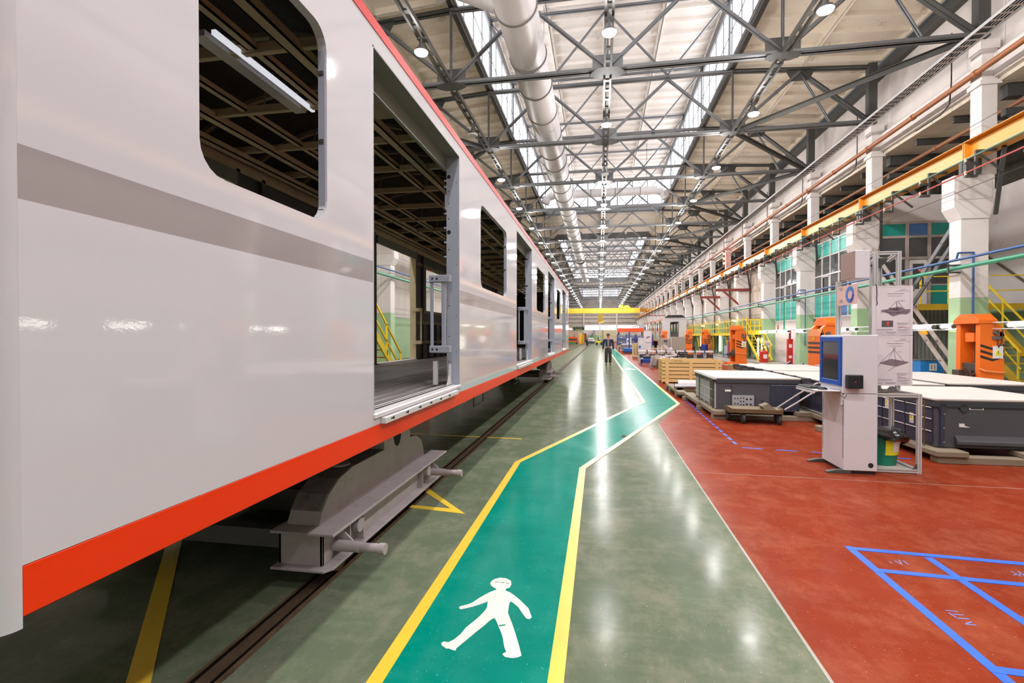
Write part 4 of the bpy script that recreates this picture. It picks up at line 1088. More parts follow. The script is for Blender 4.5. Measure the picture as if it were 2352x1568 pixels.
# ---- other cars farther off
def far_car(label, xa, y0, y1, zb, door_end=True, grp='white car bodies down the hall'):
    xb = xa+2.6 if xa > 0 else xa-2.6
    inw = 1 if xb > xa else -1
    t = thing('rail_car', label, 'rail car', ((xa+xb)/2, y0, .9+zb), grp)
    L = y1-y0; k = L/21.0
    ds = [(y0+(a-Y0)*k, y0+(c-Y0)*k) for a, c in DOORS]; ws = [(y0+(a-Y0)*k, y0+(c-Y0)*k) for a, c in WINS]
    car_side(t, xa, inw, y0, y1, ds, ws, zb, near=False)
    b = B(); sheet(b, xb, y0, y1, .93+zb, 2.17+zb); sheet(b, xb, y0, y1, 3.13+zb, 3.5+zb)
    for i in range(9): sheet(b, xb, y0+L*i/8-.6 if i else y0, y0+L*i/8+.6 if i < 8 else y1, 2.17+zb, 3.13+zb)
    b.build('far_panel', 'train_white', t)
    car_roof(t, xa, xb, y0, y1, zb, 'train_white')
    c = (xa+xb)/2; lo, hi = sorted((xa, xb))
    prof = [(lo, .93+zb), (c-.42, .93+zb), (c-.42, 3.2+zb), (c+.42, 3.2+zb), (c+.42, .93+zb), (hi, .93+zb), (hi, 3.5+zb), (hi-.25, 3.78+zb), (c, 3.86+zb), (lo+.25, 3.78+zb), (lo, 3.5+zb)]
    B().prism(prof, y0-.05, y0).build('end_frame', 'train_white', t)
    B().prism(roof_profile(lo, hi, zb)[::-1]+[(lo+.05, .93+zb), (hi-.05, .93+zb)], y1, y1+.03).build('end_wall', 'train_white', t)
    B().box(lo+.05, hi-.05, y0, y1, .98+zb, 1.08+zb).build('deck', 'train_panel_dark', t)
    b = B()
    for x in (c-.48, c+.42): b.box(x, x+.06, y0-.06, y0+.3, 1.08+zb, 3.25+zb)
    b.build('end_door_frame', 'train_primer_dark', t)
    for yy in (y0+3.0, y1-3.5):
        b = B(); b.box(lo+.4, hi-.4, yy-.8, yy+.8, 0, .97+zb); b.build('support', 'trolley_dark', t)
    return t
fc = far_car('raised white car body with an open end doorway, between orange jacks', 7.0, 58.0, 78.0, .05)
b = B(); b.prism([(7.25, 3.72), (7.55, 4.0), (9.1, 4.0), (9.5, 3.72)], 57.85, 58.6); o = b.build('roof_hood', 'black_plastic', fc)
b = B(); b.box(5.2, 7.4, 58.2, 58.4, 3.92, 4.0); b.build('hood_arm', 'red_dark', fc)
far_car('second white car body behind the raised one, farther down the right track', 7.0, 92.0, 112.0, .05)
far_car('white car body far off on the left track, beyond the orange lift', -6.6, 106.0, 126.0, .0)
# ================================================================== right-hand bays
# partition across the aisle between the first two columns
yp = 22.95
w = struct('wall_aisle', (13, yp, 0))
b = B()
for i in range(26): b.prism([(11.40+.15*i, yp), (11.44+.15*i, yp-.04), (11.50+.15*i, yp-.04), (11.54+.15*i, yp), (11.55+.15*i, yp), (11.55+.15*i, yp+.03), (11.40+.15*i, yp+.03)], 0, 2.7, 'Z')
b.build('corrugated_sheet', 'corrugated_grey', w)
B().box(11.4, 15.3, yp, yp+.1, 6.3, 7.4).build('upper_wall', 'wall_white', w)
wn += 1; wp = struct('window_%d' % wn, (13, yp, 2.75))
xs = [11.40, 12.47, 13.28, 14.05, 15.25]
for x in xs: B().box(x-.06, x+.06, yp-.06, yp+.06, 2.72, 6.32).build('mullion', 'frame_old', wp)
for z in (2.74, 4.82, 5.70, 6.28): B().box(11.4, 15.3, yp-.055, yp+.055, z-.05, z+.05).build('transom', 'frame_old', wp)
for i, (a, c) in enumerate(zip(xs[:-1], xs[1:])):
    B().box(a+.06, c-.06, yp-.02, yp+.02, 5.75, 6.23).build('coloured_panel', 'blue_panel' if i == 1 else 'teal_dark', wp)
    B().box(a+.06, c-.06, yp-.01, yp+.01, 4.87, 5.65).build('pane', 'glass_dark', wp)
    if i == 1: continue
    B().box(a+.06, c-.06, yp-.01, yp+.01, 3.75, 4.77).build('pane', 'glass_dark', wp)
    B().box(a+.06, c-.06, yp-.02, yp+.02, 2.8, 3.70).build('coloured_panel', 'teal_dark', wp)
    B().box(a+.06, c-.06, yp-.03, yp+.03, 3.69, 3.75).build('transom', 'frame_old', wp)
d = struct('door_1', (12.9, yp, 2.8))
B().box(12.56, 13.20, yp-.05, yp, 2.82, 4.74).build('door_leaf', 'frame_white', d)
B().box(12.68, 13.08, yp-.06, yp-.05, 3.55, 4.58).build('pane', 'glass_dark', d)
b = B(); b.ring((12.98, yp-.07, 4.35), (0, 1, 0), .10, .13, .01, 20); b.bar((12.90, yp-.075, 4.27), (13.06, yp-.075, 4.43), .02, .02); b.build('no_smoking_sign', 'red_paint', d)
B().box(12.80, 13.05, yp-.075, yp-.06, 3.95, 4.08).build('blue_plate', 'blue_deep', d)
b = B(); b.box(12.88, 13.06, yp-.068, yp-.062, 4.25, 4.45); b.build('sign_ground', 'sign_white', d)
# landing and stairs in yellow steel
t = thing('yellow_landing', 'yellow steel landing with railing outside the upstairs door', 'landing', (13, 21.7, 2.7))
B().box(11.5, 15.0, 20.5, 22.85, 2.66, 2.74).build('deck', 'steel_dark', t)
B().box(11.5, 15.0, 20.44, 20.5, 2.56, 2.78).build('edge_beam', 'yellow_old', t)
b = B()
for x in (11.6, 12.5, 14.9): b.box(x-.025, x+.025, 20.45, 20.5, 2.78, 3.78)
b.build('rail_posts', 'yellow_rail', t)
b = B()
for z in (3.25, 3.78): b.bar((11.6, 20.47, z), (12.5, 20.47, z), .04, .04); b.bar((13.6, 20.47, z), (14.9, 20.47, z), .04, .04)
b.build('handrail', 'yellow_rail', t)
t = thing('yellow_stair', 'yellow steel staircase behind the nearest orange jack', 'staircase', (13.05, 19, 0))
for x in (12.6, 13.5):
    b = B(); b.bar((x, 20.5, 2.68), (x, 17.45, 0.05), .05, .24, up=(0, -.6, 1)); b.build('stringer', 'yellow_old', t)
    b = B(); b.bar((x, 20.5, 3.75), (x, 17.45, 1.1), .045, .045); b.bar((x, 20.5, 3.25), (x, 17.45, .6), .035, .035)
    for i in range(4): yy = 20.4-.95*i; zz = 2.62-.825*i; b.bar((x, yy, zz), (x, yy, zz+1.05), .04, .04)
    b.build('handrail', 'yellow_rail', t)
trd = B().box(12.62, 13.48, -.13+19, .13+19, -.02, .02).build('tread', 'yellow_old', t)
trd.location = (0, 1.3, 2.45)
for i in range(1, 11): copy_mesh(trd, 'tread', t, (0, 1.3-.285*i, 2.45-.245*i))
# cross bracing between the first two columns
t = thing('column_bracing', 'pale steel cross bracing between the first two right columns', 'bracing', (11, 20, 0))
for s2, (p, q) in enumerate((((11.0, 17.4, 5.2), (11.0, 22.9, .3)), ((11.0, 22.9, 5.2), (11.0, 17.4, .2)))):
    for dx in (-.16, .16): b = B(); b.bar((p[0]+dx, p[1], p[2]), (q[0]+dx, q[1], q[2]), .05, .14); b.build('brace', 'frame_old' if s2 else 'steel_grey', t)
    b = B(); P, Q = Vector(p), Vector(q)
    for i in range(1, 8): c = P.lerp(Q, i/8); b.box(c.x-.2, c.x+.2, c.y-.04, c.y+.04, c.z-.012, c.z+.012)
    b.build('batten', 'steel_dark', t)
# blue box and dark cabinet under the landing
t = thing('distribution_box', 'bright blue steel box with a white label beside the corrugated grey wall', 'box', (11.3, 19.4, 0))
B().box(10.95, 11.65, 19.3, 19.9, .05, .76).build('body', 'blue_cabinet', t, bevel=.01)
B().box(10.93, 11.67, 19.28, 19.92, .76, .79).build('lid', 'steel_grey', t)
lb = B().box(11.22, 11.44, 19.285, 19.30, .42, .66).build('label_plate', 'label_white', t)
b = B()
for x in (11.27, 11.37): b.box(x, x+.02, 19.28, 19.285, .46, .62)
b.build('label_marks', 'ink', lb)
t = thing('dark_cabinet', 'dark grey tall cabinet behind the poster edge', 'cabinet', (11.4, 21, 0))
B().box(11.3, 11.72, 21, 21.5, .0, 1.75).build('body', 'unit_grey', t, bevel=.01); B().box(11.42, 11.58, 20.99, 21.0, 1.35, 1.45).build('label_plate', 'label_white', t)
# window walls between the next columns
for wi, (ya, yb) in enumerate(((23.42, 28.88), (29.42, 34.88))):
    w = struct('wall_bay', (11.4, ya, 0)); x = 11.35
    b = B(); n = int((yb-ya)/.14)
    for i in range(n): y = ya+.14*i; b.prism([(x, y), (x-.03, y+.03), (x-.03, y+.09), (x, y+.12), (x, y+.14), (x+.02, y+.14), (x+.02, y)], 0, 2.55, 'Z')
    b.build('corrugated_sheet', 'corrugated_white', w)
    B().box(x+.02, x+.15, ya, yb, 6.45, 7.3).build('upper_wall', 'wall_white', w)
    wn += 1; ww = struct('window_%d' % wn, (x, ya, 2.55)); n = 6; dy = (yb-ya)/n
    for i in range(n+1): B().box(x-.04, x+.06, ya+dy*i-.035, ya+dy*i+.035, 2.55, 6.45).build('mullion', 'frame_white', ww)
    for z in (2.56, 3.74, 4.72, 5.66, 6.43): B().box(x-.035, x+.055, ya, yb, z-.035, z+.035).build('transom', 'frame_white', ww)
    for i in range(n):
        a, c = ya+dy*i+.035, ya+dy*(i+1)-.035
        B().box(x, x+.02, a, c, 2.6, 3.70).build('coloured_panel', 'blue_panel' if (wi == 0 and i == 2) else 'teal_panel', ww)
        B().box(x, x+.02, a, c, 5.70, 6.39).build('coloured_panel', 'teal_panel', ww)
        for za, zc in ((3.78, 4.68), (4.76, 5.62)): B().box(x, x+.01, a, c, za, zc).build('pane', 'glass_dark', ww)
        if i in (1, 4): b = B(); b.box(x-.06, x-.03, a, a+.05, 3.8, 4.66); b.box(x-.06, x-.03, c-.05, c, 3.8, 4.66); b.box(x-.06, x-.03, a, c, 4.61, 4.66); b.build('sash', 'frame_white', ww)
    b = B(); b.box(x+1.5, x+1.6, ya, yb, 2.6, 6.4)
    b.build('room_back', 'wall_old', w)
# bays beyond: old plastered walls, green foot, dark doorways below the gallery
for k2 in range(3, 20):
    y = 16.9+6*k2
    B().box(11.55, 11.75, y+.5, y+6.0, 2.8, 6.7).build('bay_wall', 'wall_old', wr)
    B().box(11.54, 11.75, y+.5, y+6.0, 0, 2.8).build('bay_dado', 'dado_green', wr)
    if k2 in (4, 5, 7): B().box(11.5, 11.56, y+1.0, y+2.6, 3.9, 5.6).build('teal_window', 'teal_dark', wr)
    if k2 in (3, 4, 5): B().box(11.44, 11.53, y+2.2, y+4.6, 0, 1.7).build('doorway', 'dark_green', wr)
# ---- yellow gallery
t = thing('yellow_gallery', 'long yellow steel gallery with railing along the right wall', 'gallery', (10.4, 36, 1.8))
gy0, gy1 = 36.0, 62.0
B().box(9.9, 11.4, gy0, gy1, 1.74, 1.80).build('deck', 'steel_dark', t)
B().box(9.84, 9.9, gy0, gy1, 1.66, 1.86).build('edge_beam', 'yellow_rail', t)
b = B()
for z in (2.25, 2.75): b.bar((9.88, gy0, z), (9.88, gy1, z), .05, .05)
b.build('handrail', 'yellow_rail', t)
ps = B().box(9.86, 9.91, -.025+gy0, .025+gy0, 1.86, 2.95).build('rail_post', 'yellow_rail', t)
for i in range(1, 30): copy_mesh(ps, 'rail_post', t, (0, .9*i, 0))
for y in (40.5, 46.3, 52.3, 58): b = B(); b.bar((9.95, y, 0), (9.95, y, 1.74), .14, .14); b.bar((9.95, y+.1, .3), (9.95, y+1.5, 1.7), .1, .1); b.build('gallery_leg', 'yellow_old', t)
b = B()
cx, cy = 10.35, 35.5
for z in (1.86, 2.3, 2.72): b.ring((cx, cy, z), (0, 0, 1), .43, .48, .05 if z > 2 else .28, 20)
for i in range(9): a = 2*PI*i/9; b.bar((cx+.455*math.cos(a), cy+.455*math.sin(a), 1.86), (cx+.455*math.cos(a), cy+.455*math.sin(a), 2.72), .035, .035)
b.cyl((cx, cy, 1.74), (cx, cy, 1.80), .46, 20); b.build('round_landing', 'yellow_rail', t)
t = thing('yellow_stair', 'yellow steel stair dropping from the gallery end beside the striped jack', 'staircase', (10.3, 34.5, 0))
for x in (9.9, 10.65):
    b = B(); b.bar((x, 36.2, 1.72), (x, 33.3, .05), .05, .22, up=(0, -.6, 1)); b.build('stringer', 'yellow_rail', t)
    b = B(); b.bar((x, 36.2, 2.7), (x, 33.3, 1.0), .04, .04)
    for i in range(3): b.bar((x, 36-1.2*i, 1.6-.69*i), (x, 36-1.2*i, 2.6-.69*i), .04, .04)
    b.build('handrail', 'yellow_rail', t)
b = B(); b.prism([(36.2, 1.7), (33.4, .06), (33.4, 0), (36.2, 1.5)], 10.3, 10.32, 'X')
td = B().box(9.92, 10.63, 34.38, 34.62, -.02, .02).build('tread', 'yellow_old', t); td.location = (0, 1.4, 1.58)
for i in range(1, 8): copy_mesh(td, 'tread', t, (0, 1.4-.37*i, 1.58-.213*i))
# ---- fire gear
t = thing('fire_extinguisher', 'red wheeled fire extinguisher at the foot of the green column', 'fire extinguisher', (9.95, 32.55, 0))
b = B(); b.cyl((9.95, 32.55, .0), (9.95, 32.55, .62), .24, 20); b.ball((9.95, 32.55, .62), .24, 16, 8, sc=(1, 1, .55)); b.build('tank', 'red_paint', t, smooth=True)
B().cyl((9.95, 32.55, .70), (9.95, 32.55, .86), .05, 10).build('valve', 'steel_dark', t)
b = B(); b.tube([(9.95, 32.55, .84), (9.85, 32.5, 1.05), (10.1, 32.5, 1.05), (10.2, 32.5, .5)], .02, 6); b.build('hose', 'black_plastic', t)
B().box(9.84, 10.06, 32.295, 32.305, .25, .5).build('label_plate', 'label_white', t)
t = thing('fire_post', 'tall narrow red fire box beside the green pipe', 'fire box', (10.75, 30.7, 0))
B().box(10.62, 10.9, 30.6, 30.8, 0, 1.45).build('body', 'red_paint', t, bevel=.01); B().box(10.68, 10.84, 30.59, 30.6, .95, 1.15).build('label_plate', 'label_white', t)
b = B(); b.cyl((10.76, 30.7, 1.45), (10.76, 30.7, 1.95), .06, 10); b.build('riser', 'red_dark', t)
B().box(10.68, 10.84, 30.59, 30.6, .35, .5).build('label_plate', 'label_white', t)
t = thing('notice_holder', 'small white notice box on the green column by the extinguisher', 'notice', (10.85, 34.87, 1.3))
B().box(10.68, 11.05, 34.83, 34.88, 1.12, 1.34).build('body', 'sign_white', t); B().box(10.70, 11.0, 34.84, 34.89, .85, 1.08).build('sheet', 'label_white', t)
t = thing('switch_box', 'small black switch box on the nearest green column', 'switch', (10.75, 16.86, 1.25))
B().box(10.66, 10.84, 16.80, 16.89, 1.12, 1.34).build('body', 'black_plastic', t, bevel=.008); B().box(10.68, 10.82, 16.79, 16.80, 1.24, 1.31).build('label_plate', 'label_white', t)
b = B(); b.box(10.44, 10.56, 18.25, 18.45, 1.66, 1.80); tag(b.build('junction_box', 'crane_yellow'), 'small orange junction box under the tube lamp by the corrugated wall', 'junction box')
b = B(); b.prism([(27.1, 2.15), (27.3, 2.3), (27.55, 2.25), (27.4, 2.38), (27.2, 2.35)], 11.28, 11.31, 'X'); tag(b.build('wall_emblem', 'cardboard'), 'small brown bird-shaped emblem on the white corrugated wall', 'emblem')
b = B(); b.box(11.29, 11.32, 34.2, 34.35, 2.05, 2.3); tag(b.build('number_plate', 'red_paint'), 'small red plate at the edge of the far corrugated wall', 'plate')

# ================================================================== lifting jacks
def make_jack(name, label, x, y, face, rot=0, sign=True):
    """column lifting jack; face = -1: the slot looks towards -X"""
    t = thing('lifting_jack', label, 'lifting jack', (x, y, 0), 'orange lifting jacks')
    X = lambda a: x-face*a
    def bx(b, x0, x1, y0, y1, z0, z1): b.box(min(X(x0), X(x1)), max(X(x0), X(x1)), y+y0, y+y1, z0, z1); return b
    b = B(); bx(b, -.42, .32, -.50, .50, .0, .16); bx(b, -.70, -.42, -.46, -.30, .0, .12); bx(b, -.70, -.42, .30, .46, .0, .12); b.build('base', 'jack_orange', t, bevel=.01)
    for s2 in (-1, 1):
        a, c = sorted((s2*.29, s2*.46))
        b = B(); b.prism([(X(-.30), .16), (X(.28), .16), (X(.28), 1.62), (X(.22), 1.86), (X(.12), 1.96), (X(-.30), 1.96)], y+a, y+c); b.build('side_wall', 'jack_orange', t, bevel=.008)
        b = B()
        for j in range(3):
            z = 1.22-.15*j
            b.prism([(X(-.29), z+.10), (X(.0), z), (X(.275), z+.10), (X(.275), z+.17), (X(.0), z+.07), (X(-.29), z+.17)], y+s2*.461, y+s2*.464)
        b.build('black_stripe', 'jack_stripe', t)
    b = B(); bx(b, .08, .28, -.29, .29, .16, 1.62); b.build('back_wall', 'jack_orange', t)
    b = B(); b.prism([(y-.46, 1.60), (y+.46, 1.60), (y+.46, 1.72), (y+.26, 1.84), (y-.26, 1.84), (y-.46, 1.72)], X(.285), X(.17), 'X'); b.build('back_cap', 'jack_light', t)
    b = B()
    for j in range(3): bx(b, .28, .285, -.45, .45, 1.34-.15*j, 1.41-.15*j)
    b.build('black_stripe', 'jack_stripe', t)
    b = B(); b.prism([(y-.49, 1.95), (y+.49, 1.95), (y+.49, 2.05), (y+.24, 2.22), (y-.24, 2.22), (y-.49, 2.05)], X(-.36), X(.10), 'X'); h = b.build('hood', 'jack_orange', t, bevel=.008)
    b = B(); b.cyl((X(-.08), y, .16), (X(-.08), y, 1.95), .045, 12); b.build('lead_screw', 'jack_dark', t)
    b = B(); bx(b, -.26, .06, -.27, .27, .55, .85); bx(b, -.60, -.26, -.14, .14, .50, .66); b.build('carriage', 'jack_dark', t, bevel=.01)
    b = B(); bx(b, -.28, -.1, -.2, .12, 1.45, 1.7); b.build('nut_housing', 'jack_orange', t)
    b = B(); b.tube([(X(.30), y-.46, .62), (X(.18), y-.53, .62), (X(-.22), y-.53, .66), (X(-.32), y-.47, .72)], .022, 8); b.build('push_handle', 'jack_light', t)
    b = B(); b.cyl((X(.05), y-.46, 1.70), (X(.05), y-.55, 1.70), .06, 12); bx(b, -.02, .16, -.53, -.46, 1.52, 1.60); b.build('limit_switch', 'steel_grey', t)
    b = B(); b.tube([(X(.1), y-.48, 1.5), (X(.12), y-.49, 1.3), (X(.2), y-.49, 1.45), (X(.22), y-.48, 1.8)], .012, 6); b.build('cable', 'rubber', t)
    b = B(); b.ring((X(-.52), y-.30, .55), (1, 0, 0), .16, .19, .03, 18); b.cyl((X(-.52), y-.30, .55), (X(-.3), y-.30, .55), .03, 8); b.bar((X(-.52), y-.30, .38), (X(-.52), y-.30, .72), .02, .02); b.build('handwheel', 'jack_dark', t)
    if sign:
        s_ = B().box(min(X(.0), X(.24)), max(X(.0), X(.24)), y-.475, y-.465, 1.0, 1.34).build('warning_sign', 'label_white', t)
        b = B(); b.prism([(X(.03), 1.08), (X(.21), 1.08), (X(.12), 1.25)], y-.479, y-.475); b.build('warning_triangle', 'label_yellow', s_)
        b = B(); b.box(X(.12)-.008, X(.12)+.008, y-.482, y-.479, 1.13, 1.20); b.box(X(.12)-.008, X(.12)+.008, y-.482, y-.479, 1.10, 1.117); b.build('warning_mark', 'ink', s_)
    if rot: t.rotation_euler = (0, 0, rot)
    return t
make_jack('j', 'orange lifting jack with a white warning sign before the nearest green column', 10.52, 15.95, -1)
make_jack('j', 'orange lifting jack with black stripes standing behind the grey terminal cabinet', 7.35, 18.05, 1, sign=False)
make_jack('j', 'orange lifting jack standing behind the new wooden crate', 7.75, 29.8, -1, rot=.12, sign=True)
make_jack('j', 'orange lifting jack under the yellow gallery behind the white seat frames', 9.4, 46.5, -1, sign=False)
make_jack('j', 'orange lifting jack right of the open car end', 7.75, 46.0, 1, sign=False)
make_jack('j', 'orange lifting jack left of the open car end', 6.9, 56.0, 1, sign=False)
make_jack('j', 'orange lifting jack seen through the car doorway on the left', -8.0, 21.5, 1, sign=False)

b = B(); b.tube([(15.2, 22.7, 4.78), (15.2, 21.6, 4.05), (15.2, 20.8, 3.5), (15.2, 19.0, 2.6)], .04, 6); tag(b.build('wall_hose', 'wood_dark'), 'dirty dark hose slanting across the white wall above the yellow stairs', 'hose')
for i, (y, nm) in enumerate(((35.6, 'nearer'), (46.3, 'farther'))):
    b = B(); b.tube([(11.3, y, 6.6), (11.3, y, .0)], .05, 8); tag(b.build('downpipe', 'steel_dark'), nm+' dark downpipe on the old wall right of the red brackets', 'pipe')
jk = [o for o in bpy.data.objects if o.get('label', '').startswith('orange lifting jack with black stripes')][0]
b = B(); b.prism([(17.95, 1.46), (18.15, 1.46), (18.05, 1.68)], 7.35-.295, 7.35-.286, 'X'); b.build('warning_triangle', 'yellow_old', jk)
# ================================================================== dark underframe units on timber
def timber(label, x0, x1, y0, y1, z0, z1, m='wood_old'):
    b = B(); b.box(x0, x1, y0, y1, z0, z1); o = b.build('timber_beam', m, bevel=.008); tag(o, label, 'timber', 'timbers under the grey units'); return o
def unit(name, label, x0, x1, y0, y1, z0=.17, z1=.775, lid_n=3, ax='Y'):
    t = thing('equipment_unit', label, 'equipment box', ((x0+x1)/2, (y0+y1)/2, z0), 'grey underframe units')
    B().box(x0+.02, x1-.02, y0+.02, y1-.02, z0, z1).build('body', 'unit_grey', t, bevel=.006)
    b = B(); b.box(x0, x1, y0, y1, z1-.09, z1-.006); b.build('top_rim', 'unit_dark', t, bevel=.006)
    for i in range(lid_n):
        a = y0+(y1-y0)*i/lid_n; c = y0+(y1-y0)*(i+1)/lid_n
        B().box(x0-.012, x1+.012, a+.004, c-.004, z1-.004, z1+.022).build('lid_panel', 'unit_lid', t, bevel=.004)
    return t
def warn(t, x, y, z, face):
    """white card with a yellow warning triangle; face 'X' looks to -X, 'Y' to -Y"""
    w, h = .045, .07
    def bx(b, u0, u1, z0, z1, d0, d1):
        if face == 'X': b.box(x-d1, x-d0, y+u0, y+u1, z+z0, z+z1)
        else: b.box(x+u0, x+u1, y-d1, y-d0, z+z0, z+z1)
    b = B(); bx(b, -w, w, -h, h, 0, .002); c = b.build('warning_card', 'label_white', t)
    b = B(); P = [(-.036, -.012), (.036, -.012), (0, .052)]
    if face == 'X': b.prism([(y+u, z+v) for u, v in P], x-.004, x-.002, 'X')
    else: b.prism([(x+u, z+v) for u, v in P], y-.004, y-.002)
    b.build('warning_triangle', 'label_yellow', c)
    b = B(); bx(b, -.004, .004, .004, .03, .004, .005); bx(b, -.004, .004, -.006, 0, .004, .005); bx(b, -.03, .03, -.05, -.046, .002, .003); bx(b, -.03, .02, -.04, -.036, .002, .003); b.build('warning_mark', 'ink', c)
# unit beside the hand cart
x0, x1, y0, y1 = 2.24, 3.78, 10.22, 12.35
u = unit('u', 'dark grey unit with a perforated grille, behind the hand cart', x0, x1, y0, y1)
b = B(); b.box(2.55, 2.95, y0+.002, y0+.02, .235, .455); pl = b.build('gland_plate', 'unit_light', u)
b = B()
for gx, gz, r in ((2.60, .39, .013), (2.655, .39, .013), (2.71, .40, .013), (2.76, .40, .013), (2.82, .38, .018), (2.89, .38, .018), (2.60, .29, .013), (2.655, .29, .013), (2.71, .27, .013), (2.76, .27, .013), (2.82, .28, .018), (2.89, .28, .018), (2.71, .335, .013), (2.76, .335, .013)):
    b.cyl((gx, y0+.003, gz), (gx, y0+.0, gz), r, 12)
b.build('gland_hole', 'dark_hole', pl)
b = B(); b.box(2.98, 3.22, y0+.005, y0+.02, .24, .46); cp = b.build('cover_plate', 'unit_grey', u)
b = B()
for gx in (2.99, 3.10, 3.21):
    for gz in (.25, .45): b.cyl((gx, y0+.005, gz), (gx, y0, gz), .006, 8)
b.build('bolt', 'chrome', cp)
B().cyl((3.10, y0+.005, .34), (3.10, y0+.0, .34), .016, 12).build('cable_hole', 'dark_hole', cp)
b = B(); b.box(3.25, 3.75, y0-.03, y0+.02, .16, .665); gr = b.build('grille', 'unit_blue', u, bevel=.005)
b = B()
for i in range(14):
    for j in range(14): b.cyl((3.28+.0338*i, y0-.030, .20+.0335*j), (3.28+.0338*i, y0-.0315, .20+.0335*j), .0095, 6)
o = b.build('perforations', 'dark_hole', gr); o['kind'] = 'stuff'
b = B()
for gx in (3.27, 3.42, 3.58, 3.73): b.cyl((gx, y0-.0, .68), (gx, y0+.02, .68), .008, 8)
b.build('bolt', 'chrome', gr)
B().box(2.42, 2.53, y0+.012, y0+.02, .52, .56).build('name_plate', 'label_white', u)
b = B(); b.box(2.53, 2.545, y0+.0, y0+.02, .20, .64); b.build('seam_strip', 'unit_dark', u)
for i in range(4):          # glazed side panels with light edge strips
    a = y0+.06+.50*i
    B().box(x0+.006, x0+.02, a, a+.46, .22, .66).build('side_panel', 'unit_light' if i else 'unit_blue', u)
    b = B(); b.box(x0-.004, x0+.02, a-.02, a, .19, .70); b.build('edge_strip', 'aluminium', u)
b = B(); b.box(x0+.0, x0+.02, y0+.05, y1-.05, .33, .34); b.box(x0+.0, x0+.02, y0+.05, y1-.05, .52, .53); b.build('side_rail', 'aluminium', u)
b = B(); b.box(x0-.04, x0+.02, y0-.03, y1+.02, .755, .775); b.build('lid_lip', 'unit_light', u)
timber('weathered timber under the left side of the unit behind the hand cart', 2.16, 2.42, 10.0, 11.3, .09, .17)
timber('second weathered timber along the left side of that unit, farther back', 2.12, 2.36, 11.35, 13.2, .09, .17)
timber('weathered timber under the right end of the unit by the hand cart', 3.66, 3.98, 10.05, 12.2, .09, .17)
timber('ground timber lying crosswise in front, behind the hand cart wheels', 2.15, 4.02, 10.06, 10.2, 0, .09)
timber('ground timber crosswise under the middle of the unit by the hand cart', 2.10, 3.95, 11.25, 11.4, 0, .09)
timber('ground timber crosswise under the back of the unit by the hand cart', 2.06, 3.95, 12.9, 13.05, 0, .09)
b = B()
for yy, xx in ((10.35, 2.22), (11.6, 2.2)): b.cyl((xx, yy, .17), (xx, yy, .76), .012, 6)
tag(b.build('tie_rods', 'wood_dark'), 'two thin dark rods holding down the unit behind the hand cart', 'rod')
# unit in the right foreground
x0, x1, y0, y1 = 4.27, 5.80, 7.22, 9.0
u = unit('u', 'big dark grey unit with a slanted skirt at the right edge of the view', x0, x1, y0, y1, z0=.165, lid_n=2)
b = B(); b.prism([(y0+.02, .19), (y0-.05, .22), (y0-.05, .26), (y0+.02, .33)], 4.50, 5.55, 'X'); b.build('skirt', 'unit_grey', u, bevel=.004)
b = B(); b.box(4.66, 4.82, y0+.01, y0+.02, .66, .71); npl = b.build('name_plate', 'label_white', u)
B().box(4.675, 4.805, y0+.005, y0+.01, .67, .70).build('plate_marks', 'ink', npl)
b = B(); b.prism([(4.55, .48), (4.61, .48), (4.61, .455), (4.68, .43), (4.55, .435)], y0+.012, y0+.02); b.build('torn_label', 'label_white', u)
B().box(5.66, 5.76, y0+.01, y0+.02, .5, .66).build('name_plate', 'unit_light', u)
b = B(); b.box(x0+.06, x0+.10, y0-.012, y0+.03, .19, .70); b.build('corner_hinge', 'unit_blue', u)
b = B()
for z in (.24, .42, .60): b.cyl((x0+.09, y0-.02, z), (x0+.09, y0, z), .012, 8)
b.build('hinge_knuckle', 'chrome', u)
for j, (a, c) in enumerate(((7.30, 7.85), (7.88, 8.42), (8.45, 8.96))):
    B().box(x0+.008, x0+.02, a, c, .2, .68).build('side_panel', 'unit_blue', u)
    b = B()
    for z in (.36, .52, .67): b.cyl((x0+.0, a, z), (x0+.0, c, z), .007, 6)
    b.build('side_rail', 'aluminium', u)
warn(u, x0+.006, 7.72, .47, 'X'); warn(u, x0+.006, 8.32, .60, 'X')
b = B(); b.cyl((4.36, y0-.0, .68), (4.36, y0+.04, .68), .05, 12); b.cyl((4.60, y0-.0, .68), (4.60, y0+.04, .68), .05, 12); b.build('lifting_eye', 'unit_dark', u)
b = B(); b.cyl((4.22, 7.35, .14), (4.22, 7.35, .76), .010, 6); tag(b.build('tie_rods', 'wood_dark'), 'thin rusty rod at the corner of the big right unit', 'rod')
timber('weathered timber under the left edge of the big right unit', 4.16, 4.52, 7.0, 8.8, .09, .16)
timber('ground timber running out to the right below the slanted skirt', 4.20, 6.3, 7.04, 7.20, 0, .09)
timber('short block on the ground timber below the slanted skirt', 5.15, 5.55, 7.02, 7.35, .09, .155)
